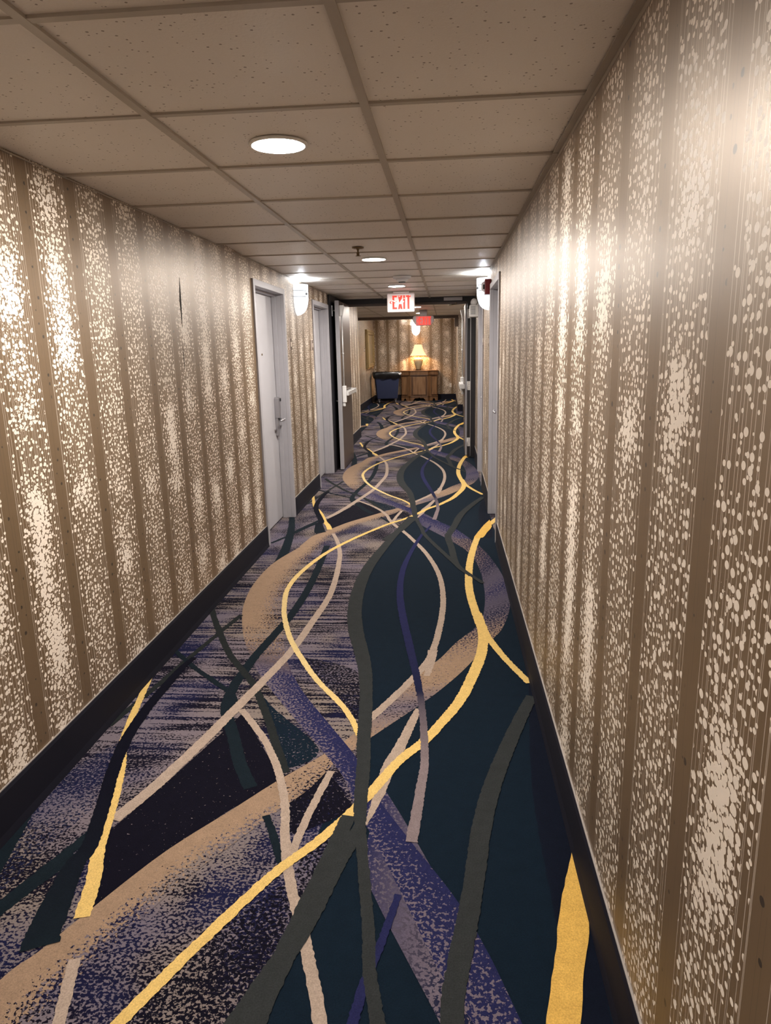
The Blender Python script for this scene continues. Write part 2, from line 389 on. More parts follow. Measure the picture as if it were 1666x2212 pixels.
# ---------------------------------------------------------------- floor: carpet with its woven pattern
PAL = {'yellow': (0.62, 0.425, 0.145), 'yellowc': (0.62, 0.47, 0.22), 'gold': (0.62, 0.375, 0.09), 'cream': (0.34, 0.265, 0.215), 'beige': (0.265, 0.180, 0.122), 'blue': (0.0155, 0.017, 0.062),
       'lilac': (0.135, 0.110, 0.135), 'lilacs': (0.19, 0.150, 0.155), 'navy': (0.010, 0.012, 0.036), 'navyd': (0.0045, 0.0065, 0.014), 'navyk': (0.004, 0.004, 0.009),
       'black': (0.0045, 0.004, 0.009), 'teal': (0.0048, 0.0108, 0.0195), 'dteal': (0.007, 0.012, 0.017), 'olive': (0.0265, 0.0290, 0.0300), 'dolive': (0.0155, 0.018, 0.0185)}
PER = 4.30
CARPET = json.loads(r'''[{"n": "S", "L": [[-0.237, 6.537], [-0.119, 6.287], [0.063, 5.861], [0.251, 5.38], [0.356, 4.822], [0.39, 4.363], [0.376, 4.047], [0.307, 3.709], [0.222, 3.51], [0.095, 3.209], [-0.006, 3.01], [-0.114, 2.831], [-0.303, 2.553], [-0.355, 2.467], [-0.423, 2.368], [-0.49, 2.203], [-0.577, 2.068], [-0.681, 1.899], [-0.776, 1.741], [-0.882, 1.506], [-0.949, 1.334], [-0.965, 1.15], [-1.0, 0.88]], "R": [[-0.263, 6.117], [-0.175, 5.932], [0.027, 5.531], [0.165, 5.18], [0.225, 4.796], [0.239, 4.36], [0.22, 3.992], [0.173, 3.75], [0.049, 3.504], [-0.037, 3.298], [-0.143, 3.11], [-0.323, 2.741], [-0.374, 2.584], [-0.469, 2.429], [-0.618, 2.239], [-0.733, 2.072], [-0.89, 1.845], [-1.023, 1.576], [-1.073, 1.464], [-1.128, 1.359], [-1.175, 1.05]], "s": [[0, "blue", 0.75, 0.75, "lilac"], [0.1, "lilac", 0.5, 0.55, "navy"], [0.2, "beige", 0.28, 0.38, "navy"], [0.28, "lilac", 0.26, 0.36, "navy"], [0.36, "blue", 0.7, 0.6, "lilac"], [0.43, "lilac", 0.42, 0.4, "navy"], [0.5, "beige", 0.62, 0.6, "navy"], [0.56, "beige", 0.93, 0.93, "lilac"], [0.6, "beige", 0.85, 0.8, null], [0.645, "lilac", 0.6, 0.62, null], [0.7, "beige", 0.75, 0.93, null], [0.85, "beige", 0.12, 1.0, null], [1, "beige", 0.05, 1.0, null]]}, {"n": "T", "L": [[-1.157, 5.373], [-1.278, 4.9], [-1.299, 4.433], [-1.254, 4.024], [-1.168, 3.696], [-1.076, 3.44], [-0.982, 3.24], [-0.892, 3.06], [-0.707, 2.769], [-0.486, 2.439], [-0.38, 2.269], [-0.308, 2.082], [-0.258, 1.99], [-0.135, 1.724], [-0.031, 1.485], [0.058, 1.332], [0.087, 1.283]], "R": [[-0.993, 5.199], [-1.043, 4.73], [-1.04, 4.254], [-0.992, 3.927], [-0.927, 3.673], [-0.876, 3.474], [-0.825, 3.294], [-0.772, 3.153], [-0.651, 2.904], [-0.483, 2.624], [-0.351, 2.403], [-0.294, 2.241], [-0.234, 2.137], [-0.111, 1.931], [0.019, 1.715], [0.101, 1.536], [0.17, 1.339], [0.191, 1.29]], "s": [[0, "beige", 1.0, 0.08, null], [0.15, "beige", 1.0, 0.25, null], [0.32, "beige", 0.97, 0.2, null], [0.43, "beige", 0.6, 0.3, null], [0.52, "blue", 0.35, 0.75, "lilac"], [0.72, "blue", 0.55, 1.0, "lilac"], [0.85, "blue", 0.62, 0.95, "lilac"], [1, "blue", 0.5, 0.7, "lilac"]]}, {"n": "teal", "c": "teal", "w": null, "a": 1, "p": [[-0.399, 5.933], [-0.506, 5.317], [-0.562, 4.785], [-0.569, 4.344], [-0.53, 3.973], [-0.486, 3.656], [-0.432, 3.383], [-0.384, 3.145], [-0.342, 2.84], [-0.323, 2.506], [-0.299, 2.219], [-0.29, 2.134], [-0.295, 1.976], [-0.336, 1.805], [-0.39, 1.574], [-0.446, 1.412], [-0.484, 1.28], [0.364, 1.309], [0.4, 1.702], [0.386, 3.149], [0.385, 4.382], [0.396, 5.791], [-0.349, 6.354]]}, {"n": "darkbar", "c": "black", "w": null, "a": 0.97, "p": [[-0.885, 2.717], [-0.616, 2.268], [-0.618, 2.239], [-0.89, 1.845], [-1.02, 1.576], [-1.053, 1.716], [-1.124, 1.919], [-1.099, 1.967], [-0.991, 2.324]]}, {"n": "leftblue", "c": "navy", "w": null, "a": 0.35, "p": [[-1.307, 1.655], [-1.267, 1.889], [-1.223, 2.085], [-1.267, 2.265], [-1.309, 2.473], [-1.419, 2.257], [-1.452, 1.879]]}, {"n": "tealtri", "c": "teal", "w": null, "a": 0.85, "p": [[-0.86, 2.915], [-0.761, 2.767], [-0.503, 2.446], [-0.618, 2.322], [-0.693, 2.519]]}, {"n": "streak2", "c": "black", "w": null, "a": 0.6, "p": [[-0.74, 3.297], [-0.445, 3.143], [-0.381, 2.783], [-0.376, 2.629], [-0.498, 2.833], [-0.603, 3.007]]}, {"n": "streak3", "c": "black", "w": null, "a": 0.86, "p": [[-0.598, 2.157], [-0.443, 2.277], [-0.337, 2.131], [-0.316, 2.094], [-0.504, 1.954], [-0.532, 2.046]]}, {"n": "streak4", "c": "black", "w": null, "a": 0.5, "p": [[-0.327, 2.057], [-0.452, 1.849], [-0.464, 1.769], [-0.719, 1.422], [-0.741, 1.28], [-0.495, 1.296], [-0.451, 1.432], [-0.395, 1.598], [-0.35, 1.805]]}, {"n": "right", "c": "navyd", "w": null, "a": 1, "p": [[0.378, 3.076], [0.389, 2.31], [0.388, 1.807], [0.373, 1.352], [0.31, 1.348], [0.293, 1.663], [0.299, 2.25]]}, {"n": "D1", "c": "dteal", "w": 0.05, "a": 1, "p": [[-0.957, 5.374], [-0.93, 4.93], [-0.91, 4.419], [-0.913, 4.033], [-0.93, 3.765], [-0.957, 3.527], [-0.984, 3.288], [-0.991, 3.123], [-0.997, 2.971], [-0.971, 2.758], [-0.87, 2.529], [-0.785, 2.334], [-0.705, 2.192]]}, {"n": "D3", "c": "dolive", "w": 0.035, "a": 1, "p": [[-1.47, 4.052], [-1.377, 3.826], [-1.267, 3.594], [-1.127, 3.316], [-0.997, 3.117], [-0.896, 2.958], [-0.758, 2.664], [-0.661, 2.431], [-0.599, 2.291]]}, {"n": "D4", "c": "dolive", "w": 0.03, "a": 1, "p": [[-1.222, 3.861], [-1.267, 3.594], [-1.328, 3.216], [-1.367, 2.94], [-1.425, 2.586]]}, {"n": "D2", "c": "dteal", "w": 0.028, "a": 1, "p": [[-1.448, 3.366], [-1.255, 3.151], [-1.109, 3.009], [-0.969, 2.861], [-0.936, 2.722]]}, {"n": "K1", "c": ["navyk", "navyk", "dteal"], "w": [0.03, 0.045, 0.05, 0.05, 0.05, 0.06, 0.09, 0.1], "a": 1, "p": [[-1.295, 3.263], [-1.314, 3.149], [-1.321, 2.941], [-1.322, 2.722], [-1.302, 2.485], [-1.252, 2.258], [-1.194, 2.065], [-1.139, 1.859], [-1.145, 1.779], [-1.119, 1.639], [-1.094, 1.516], [-1.078, 1.475]]}, {"n": "K2", "c": "dteal", "w": 0.04, "a": 1, "p": [[-1.161, 1.929], [-1.221, 1.755], [-1.274, 1.603], [-1.314, 1.464]]}, {"n": "D5", "c": "dteal", "w": [0.05, 0.07, 0.09], "a": 1, "p": [[-1.473, 6.448], [-1.349, 5.829], [-1.251, 5.085], [-1.216, 4.414]]}, {"n": "D6", "c": "dteal", "w": 0.025, "a": 1, "p": [[-0.611, 2.042], [-0.565, 1.95], [-0.509, 1.825]]}, {"n": "D7", "c": "dteal", "w": 0.03, "a": 1, "p": [[-1.137, 6.166], [-1.235, 5.957], [-1.33, 5.69], [-1.429, 5.444]]}, {"n": "O2", "c": "olive", "w": [0.02, 0.05, 0.06, 0.06, 0.06, 0.055], "a": 1, "p": [[-0.285, 2.071], [-0.296, 1.965], [-0.343, 1.805], [-0.392, 1.582], [-0.447, 1.418], [-0.489, 1.296], [-0.508, 1.233]]}, {"n": "Omain", "c": "olive", "w": [0.05, 0.06, 0.08, 0.085, 0.085, 0.075, 0.06, 0.055, 0.05, 0.04], "a": 1, "p": [[-0.33, 6.353], [-0.399, 5.933], [-0.492, 5.347], [-0.562, 4.785], [-0.575, 4.344], [-0.555, 3.972], [-0.509, 3.655], [-0.448, 3.383], [-0.399, 3.145], [-0.36, 2.839], [-0.333, 2.506], [-0.319, 2.388], [-0.3, 2.133], [-0.289, 2.023]]}, {"n": "Othin", "c": "olive", "w": [0.035, 0.035, 0.035, 0.03], "a": 1, "p": [[-0.289, 2.023], [-0.262, 1.86], [-0.215, 1.593], [-0.181, 1.383], [-0.038, 0.9060000000000006], [0.095, 0.4939999999999998], [0.237, 0.16199999999999992]]}, {"n": "O3", "c": "olive", "w": [0.05, 0.06, 0.065, 0.06, 0.06, 0.055, 0.05, 0.03], "a": 1, "p": [[0.374, 2.917], [0.289, 2.673], [0.179, 2.322], [0.114, 2.045], [0.083, 1.83], [0.056, 1.649], [0.028, 1.496], [0.009, 1.328], [0.034, 1.0200000000000005], [0.068, 0.5910000000000002], [0.161, 0.31099999999999994]]}, {"n": "G1", "c": ["blue", "blue", "blue", "navy", "lilacs", "lilacs"], "w": [0.02, 0.025, 0.04, 0.045, 0.04, 0.03, 0.03, 0.035, 0.04], "a": 1, "p": [[-0.141, 6.013999999999999], [-0.178, 5.834], [-0.214, 5.669], [-0.274, 5.204], [-0.31, 4.741], [-0.301, 4.27], [-0.256, 3.847], [-0.201, 3.469], [-0.155, 3.154], [-0.127, 2.945], [-0.114, 2.831], [-0.096, 2.6], [-0.087, 2.369], [-0.095, 2.224], [-0.108, 2.033], [-0.115, 1.936]]}, {"n": "W1", "c": "cream", "w": [0.03, 0.03, 0.032, 0.034, 0.034, 0.036, 0.038, 0.04], "a": 1, "p": [[-0.899, 7.047], [-0.741, 6.817], [-0.635, 6.611], [-0.565, 6.4190000000000005], [-0.525, 6.252], [-0.481, 6.0969999999999995], [-0.438, 5.979], [-0.373, 5.822], [-0.297, 5.609], [-0.163, 5.177], [-0.071, 4.745], [-0.033, 4.395], [-0.025, 4.055], [-0.04, 3.729], [-0.07, 3.421], [-0.102, 3.248], [-0.178, 3.034], [-0.236, 2.892], [-0.282, 2.788], [-0.334, 2.681]]}, {"n": "W1b", "c": "cream", "w": [0.05, 0.04, 0.03], "a": 1, "p": [[-0.075, 3.396], [-0.082, 3.249], [-0.098, 3.101]]}, {"n": "W1c", "c": "cream", "w": [0.03, 0.045, 0.05, 0.04, 0.01], "a": 1, "p": [[-0.125, 2.785], [-0.183, 2.498], [-0.22, 2.342], [-0.238, 2.189], [-0.268, 2.012]]}, {"n": "W1d", "c": "cream", "w": 0.028, "a": 1, "p": [[-0.431, 2.307], [-0.462, 2.099], [-0.478, 1.955], [-0.485, 1.817]]}, {"n": "C", "c": ["yellow"], "w": [0.03, 0.03, 0.03, 0.04, 0.04, 0.042, 0.045, 0.045], "a": 1, "p": [[-1.441, 3.058], [-1.373, 2.737], [-1.317, 2.499], [-1.239, 2.297], [-1.17, 2.087], [-1.107, 1.861], [-1.053, 1.716], [-1.017, 1.578]]}, {"n": "CW", "c": "cream", "w": [0.03, 0.034, 0.04, 0.045, 0.05, 0.05], "a": 1, "p": [[-0.966, 5.745], [-0.895, 5.51], [-0.845, 5.286], [-0.804, 5.036], [-0.763, 4.596], [-0.746, 4.184], [-0.774, 3.769], [-0.809, 3.37], [-0.872, 3.018], [-0.929, 2.742], [-0.981, 2.49], [-1.055, 2.184], [-1.121, 1.991]]}, {"n": "Y1", "c": ["yellow", "yellow", "yellow", "yellow", "yellow", "yellow", "yellowc", "yellowc", "yellow"], "w": [0.05, 0.05, 0.05, 0.05, 0.055, 0.045, 0.04, 0.035, 0.035, 0.035, 0.03, 0.03, 0.028, 0.025], "a": 1, "p": [[0.481, 10.646], [0.425, 10.504], [0.277, 10.058], [0.187, 9.453], [0.149, 8.956], [0.144, 8.58], [0.168, 8.224], [0.191, 7.948], [0.179, 7.704], [0.133, 7.465], [0.058, 7.176], [-0.023, 6.978], [-0.095, 6.824], [-0.184, 6.683999999999999], [-0.284, 6.454], [-0.397, 6.247999999999999], [-0.506, 6.096], [-0.591, 5.944], [-0.769, 5.577999999999999], [-0.924, 5.171], [-1.023, 4.707], [-1.044, 4.334], [-0.992, 3.996], [-0.933, 3.765], [-0.843, 3.502], [-0.715, 3.225], [-0.605, 3.018], [-0.478, 2.825], [-0.405, 2.686], [-0.358, 2.558]]}, {"n": "Y1b", "c": "yellow", "w": [0.055, 0.045, 0.035, 0.035], "a": 1, "p": [[0.174, 3.924], [0.206, 3.62], [0.233, 3.51], [0.291, 3.298], [0.379, 3.046]]}, {"n": "Ybig", "c": "gold", "w": null, "a": 1, "p": [[0.384, 1.928], [0.386, 1.675], [0.338, 1.488], [0.291, 1.315], [0.221, 1.31], [0.265, 1.497], [0.316, 1.714]]}]''')

def catmull(P, step):
    P = [Vector(p) for p in P]
    P = [P[0] * 2 - P[1]] + P + [P[-1] * 2 - P[-2]]
    out, ts = [], []
    n = len(P) - 3
    for i in range(n):
        a, b, c, d = P[i:i + 4]
        k = max(1, int((c - b).length / step))
        for j in range(k):
            t = j / k
            out.append(0.5 * (2 * b + (c - a) * t + (2 * a - 5 * b + 4 * c - d) * t * t + (3 * b - a - 3 * c + d) * t ** 3)); ts.append(i + t)
    out.append(P[-2]); ts.append(float(n))
    return out, ts

def resample(P, n):
    L = [0.0]
    for a, b in zip(P, P[1:]): L.append(L[-1] + (b - a).length)
    out, i = [], 0
    for k in range(n):
        d = L[-1] * k / (n - 1)
        while i < len(L) - 2 and L[i + 1] < d: i += 1
        t = 0 if L[i + 1] == L[i] else (d - L[i]) / (L[i + 1] - L[i])
        out.append(P[i].lerp(P[i + 1], min(1, t)))
    return out

def lerp_list(L, t):
    """L: values (numbers or palette names) spread over 0..1"""
    if not isinstance(L, list): L = [L]
    f = t * (len(L) - 1); i = min(int(f), len(L) - 2) if len(L) > 1 else 0
    a, b = L[i], L[min(i + 1, len(L) - 1)]; k = f - i
    if isinstance(a, str):
        return tuple(p + (q - p) * k for p, q in zip(PAL[a], PAL[b]))
    return a + (b - a) * k

def build_carpet(reps, xmin, xmax, ymin, ymax):
    bm = NB(); lay = bm.verts.layers.float_color.new('pat'); und = bm.verts.layers.float_color.new('und')
    v = [bm.verts.new(c) for c in ((-6.2, ymin, 0), (2.4, ymin, 0), (2.4, ymax, 0), (-6.2, ymax, 0))]
    for q in v: q[lay] = (0, 0, 0, 0); q[und] = (0, 0, 0, 0)
    bm.faces.new(v)
    # order of weaving: areas, broad bands, dark lines, pale lines, yellow, blue-grey and olive on top
    rank = {'teal': 0, 'streak': 1, 'streak2': 1, 'streak3': 1, 'streak4': 1, 'leftblue': 1, 'right': 1, 'tealtri': 2, 'darkbar': 2, 'S': 3, 'T': 4}
    order = {'D': 5, 'K2': 5, 'W': 6, 'C': 7, 'Y': 8, 'K1': 9, 'G': 10, 'O': 11}
    def rk(r):
        if r['n'] == 'C': return 7.5
        if r['n'] in ('D5', 'D7'): return 2.6
        return rank.get(r['n'], order.get(r['n'], order.get(r['n'][0], 5)))
    items = sorted(CARPET, key=rk)
    jr = random.Random(3)
    for zi, r in enumerate(items):
        z = 0.00012 * (zi + 1)
        base = []
        if 'L' in r:
            N = 260; C = 16
            A = resample(catmull(r['L'], 0.02)[0], N); B = resample(catmull(r['R'], 0.02)[0], N)
            st = r['s']
            rows = []
            for i in range(N):
                t = i / (N - 1)
                k = 0
                while k < len(st) - 2 and st[k + 1][0] < t: k += 1
                a, b = st[k], st[k + 1]; f = min(1, max(0, (t - a[0]) / (b[0] - a[0])))
                col = tuple(p + (q - p) * f for p, q in zip(PAL[a[1]], PAL[b[1]]))
                aL, aR = a[2] + (b[2] - a[2]) * f, a[3] + (b[3] - a[3]) * f
                ub = [(*PAL[q[4]], 1.0) if len(q) > 4 and q[4] else (0, 0, 0, 0.0) for q in (a, b)]
                uc = tuple(p + (q - p) * f for p, q in zip(*ub))
                row = []
                for j in range(C + 1):
                    g = j / C
                    p = A[i].lerp(B[i], g)
                    al = aL + (aR - aL) * g
                    if abs(aL - aR) > .5: q = min(1, al / .8); al = max(al, q * q * (3 - 2 * q))
                    row.append((p.x, p.y, (*col, al), uc))
                rows.append(row)
            base = rows
        elif r['w'] is None:
            P, _ = catmull([*r['p'], r['p'][0]], 0.03)
            base = [(p.x + jr.uniform(-.002, .002), p.y + jr.uniform(-.002, .002), (*PAL[r['c']], r['a'])) for p in P[:-1]]
        else:
            P, ts = catmull(r['p'], 0.009)
            rows = []; n = len(r['p']) - 1
            for i, p in enumerate(P):
                d = (P[min(i + 1, len(P) - 1)] - P[max(i - 1, 0)]); d = d.normalized() if d.length > 1e-9 else Vector((0, 1))
                nrm = Vector((-d.y, d.x)); t = ts[i] / n
                hw = lerp_list(r['w'], t) / 2; col = (*lerp_list(r['c'], t), r['a'])
                a = p + nrm * (hw + jr.uniform(-.0021, .0021)); b = p - nrm * (hw + jr.uniform(-.0021, .0021))
                rows.append([(a.x, a.y, col), (b.x, b.y, col)])
            base = rows
        for k in reps:
            for ox in (0.0, -1.83 * 2, -1.83):
                dy = k * PER + (PER / 2 if ox == -1.83 else 0)
                if ox and k < 2: continue
                def V(q):
                    x, y = q[0] + ox, q[1] + dy
                    if ox == 0: x = min(max(x, xmin), xmax)
                    elif ox == -1.83: x = min(max(x, xmin - 1.83), xmin)
                    else: x = min(max(x, xmin - 3.66), xmin - 1.83)
                    vv = bm.verts.new((x, min(max(y, ymin), ymax), z + (k % 2) * 6e-5)); vv[lay] = q[2]; vv[und] = q[3] if len(q) > 3 else (0, 0, 0, 0); return vv
                if r.get('w') is None and 'L' not in r:
                    fv = [V(q) for q in base]
                    try:
                        f = bm.faces.new(fv); f.normal_update()
                        if f.normal.z < 0: f.normal_flip()
                    except ValueError: pass
                else:
                    g = [[V(q) for q in row] for row in base]
                    for a, b in zip(g, g[1:]):
                        for j in range(len(a) - 1):
                            f = bm.faces.new((a[j], a[j + 1], b[j + 1], b[j])); f.normal_update()
                            if f.normal.z < 0: f.normal_flip()
    areas = [f for f in bm.faces if len(f.verts) > 4]
    bmesh.ops.triangulate(bm, faces=areas)
    dead = [f for f in bm.faces if f.calc_area() < 1e-9]
    bmesh.ops.delete(bm, geom=dead, context='FACES_ONLY')
    bmesh.ops.delete(bm, geom=[v for v in bm.verts if not v.link_faces], context='VERTS')
    return obj('floor', bm, 'carpet')
tag(build_carpet(range(-1, 5), -1.60, 0.52, -6.0, 21.4), 'patterned navy, teal and grey carpet with yellow and cream swirls', 'carpet', kind='structure')

# ---------------------------------------------------------------- walls
D1 = (5.355, 6.400); D2 = (7.745, 8.775)            # door frames on the left, outer edges
E1 = (5.44, 6.52); E2 = (7.80, 8.83)                # door frames on the right
DTOP = 2.055
def side_wall(name, xw, n, y0, y1, doors, m, label, thick=0.15, top=H2):
    a, b = xw, xw - n * thick
    L = []; y = y0
    for d in doors:
        L.append((a, b, y, d[0] + .02, 0, top)); L.append((a, b, d[0] + .02, d[1] - .02, DTOP - .02, top)); y = d[1] - .02
    L.append((a, b, y, y1, 0, top))
    o = boxes(name, L, m)
    return tag(o, label, 'wall', kind='structure')
wl = side_wall('wall_left', XL, 1, -6, 9.95, (D1, D2), 'paper_left', 'left corridor wall in bronze wallpaper with columns of cream dots')
side_wall('wall_right', XR, -1, -6, 17.3, (E1, E2), 'paper_right', 'right corridor wall in bronze wallpaper with columns of cream dots')
side_wall('wall_left_far', -1.53, 1, 10.1, 12.5, (), 'paper_left', 'short wallpapered wall just past the open double doors')
tag(boxes('wall_back', [(XL - .15, XR + .15, -6.15, -6, 0, H2)], 'endwall'), 'plain tan wall closing the corridor behind the camera', 'wall', kind='structure')
# lobby and alcove past the double doors
tag(boxes('wall_lobby_left', [(-6.2, -6.05, 12.5, 17.3, 0, H2), (-6.05, -1.68, 12.35, 12.5, 0, H2)], 'paper_pale'), 'walls of the side lobby past the double doors', 'wall', kind='structure')
AX0, AX1, AY, FY = -2.15, 0.28, 17.3, 21.35
tag(boxes('wall_lobby_far', [(-6.05, AX0, AY, AY + .2, 0, H2 + .2), (AX1, XR + .15, AY, AY + .2, 0, H2 + .2)], 'paper_far'), 'wallpapered piers either side of the alcove opening', 'wall', kind='structure')
tag(boxes('wall_alcove_left', [(AX0 - .15, AX0, AY + .2, FY, 0, 2.45)], 'paper_pale'), 'pale left wall of the alcove holding the gilt frame', 'wall', kind='structure')
tag(boxes('wall_alcove_right', [(AX1, AX1 + .15, AY + .2, FY, 0, 2.45)], 'paper_pale'), 'right wall of the alcove seen almost edge on', 'wall', kind='structure')
tag(boxes('wall_far', [(AX0 - .15, AX1 + .15, FY, FY + .15, 0, 2.45)], 'paper_far'), 'far end wall in gold dotted wallpaper behind the sideboard', 'wall', kind='structure')
bk = boxes('trim_1', [(AX0, AX1, AY, AY + .2, 2.19, 2.45), (AX1 - .085, AX1, AY - .02, AY + .2, 1.995, 2.19)], 'soffit')
tag(bk, 'brown bulkhead over the alcove opening with a corner bracket', 'bulkhead', kind='structure')
tag(boxes('trim_2', [(AX0 - .004, AX0 + .004, AY - .004, AY + .03, BASE_H, 2.19), (AX1 - .004, AX1 + .004, AY - .004, AY + .03, BASE_H, 2.19), (-1.534, -1.522, 12.47, 12.504, BASE_H, H2)], 'corner'), 'pale corner guards on the wallpapered wall corners', 'corner guard', kind='structure')

# torn wallpaper seam on the left wall
bm = NB()
prism(bm, [(3.884, 1.925), (3.880, 1.80), (3.866, 1.665), (3.858, 1.80)], 'x', XL - .004, XL + .0015)
prism(bm, [(3.852, 1.50), (3.848, 1.44), (3.846, 1.50), (3.849, 1.56)], 'x', XL - .004, XL + .0012)
o = obj('torn_seam', bm, 'tear', wl); o['label'] = 'dark open wallpaper seam'

# ---------------------------------------------------------------- skirting
def skirting(name, segs, label):
    bm = NB()
    for s in segs:
        if s[0] == 'x':      # wall face at x, running y0..y1, facing n
            _, x, n, y0, y1 = s
            prism(bm, [(x, 0), (x + n * .016, 0), (x + n * .010, .03), (x + n * .010, BASE_H - .012), (x + n * .006, BASE_H), (x, BASE_H)], 'y', y0, y1)
            box(bm, x, x + n * .005, y0, y1, BASE_H, BASE_H + .003, 1)
        else:
            _, y, n, x0, x1 = s
            prism(bm, [(y, 0), (y + n * .016, 0), (y + n * .010, .03), (y + n * .010, BASE_H), (y, BASE_H)], 'x', x0, x1)
    return tag(obj(name, bm, ['base', 'caulk']), label, 'skirting', kind='structure')
skirting('baseboard_left', [('x', XL, 1, -6, D1[0]), ('x', XL, 1, D1[1], D2[0]), ('x', XL, 1, D2[1], 9.95), ('x', -1.53, 1, 10.1, 12.5)], 'dark navy skirting along the left wall')
skirting('baseboard_right', [('x', XR, -1, -6, E1[0]), ('x', XR, -1, E1[1], E2[0]), ('x', XR, -1, E2[1], 9.95), ('x', XR, -1, 10.1, AY)], 'dark navy skirting along the right wall')
skirting('baseboard_far', [('y', FY, -1, AX0, AX1), ('x', AX0, 1, AY, FY), ('x', AX1, -1, AY, FY), ('y', AY, -1, -6, AX0), ('y', AY, -1, AX1, XR)], 'black skirting around the alcove and its piers')

# ---------------------------------------------------------------- ceiling
bm = NB(); cr_ = random.Random(11)
rows = [ROW0 + ROW * i for i in range(-13, 14)] + [9.96]
bays = [(XL, T1), (T1, T2), (T2, XR)]
for a, b in zip(rows, rows[1:]):
    for x0, x1 in bays:
        t = [cr_.uniform(0, .0035) for _ in range(4)]
        if x0 == XL and a < 4.75 < b: t[3] += .0; t[0] += .028       # a tile lifted at the left wall
        v = box(bm, x0, x1, a, b, H + .005, H + .03)
        for q, d in zip(v[:4], t): q.co.z += d
for x in (T1, T2):
    box(bm, x - .012, x + .012, -6, 9.96, H - .001, H + .02, 1)
for y in rows[1:-1]:
    for x0, x1 in bays:
        dz = cr_.uniform(-.0005, .0012)
        box(bm, x0, x1, y - .0115, y + .0115, H + .0005 + dz, H + .02, 1)
ce = tag(obj('ceiling', bm, ['tile', 'tee']), 'aged fissured ceiling tiles in a metal grid over the corridor', 'ceiling', kind='structure')
bm = NB()
y = 10.1
xs = [XR, T2, T1, -1.463, -2.683, -3.9, -5.12, -6.2]
ys = [10.1, 11.0, 12.22, 13.44, 14.66, 15.88, 17.3]
for x1, x0 in zip(xs, xs[1:]):
    for a, b in zip(ys, ys[1:]):
        v = box(bm, x0, x1, a, b, H2 + .002, H2 + .03)
        for q in v[:4]: q.co.z += cr_.uniform(0, .002)
for x in xs[1:-1]: box(bm, x - .012, x + .012, 10.1, 17.3, H2 - .001, H2 + .02, 1)
for yy in ys[1:-1]: box(bm, -6.2, XR, yy - .0115, yy + .0115, H2, H2 + .02, 1)
box(bm, AX0 - .15, AX1 + .15, AY + .2, FY + .1, 2.42, 2.45)
tag(obj('ceiling_lobby', bm, ['tile', 'tee']), 'ceiling tiles over the lobby past the double doors', 'ceiling', kind='structure')
# wall angle along the right wall (with one lapped joint), slimmer on the left
bm = NB()
box(bm, XR - .022, XR, -6, 9.95, H - .0015, H + .001)
box(bm, XR - .0235, XR, 2.73, 3.03, H - .003, H - .001)
box(bm, XR - .0015, XR, -6, 9.95, H - .014, H + .001)
tag(obj('trim_3', bm, 'angle'), 'metal wall angle holding the ceiling along the right wall', 'ceiling trim', kind='structure')
bm = NB()
box(bm, XL, XL + .006, -6, 4.68, H - .003, H + .001); box(bm, XL, XL + .006, 4.93, 9.95, H - .003, H + .001)
tag(obj('trim_4', bm, 'angle'), 'narrow wall angle holding the ceiling along the left wall', 'ceiling trim', kind='structure')

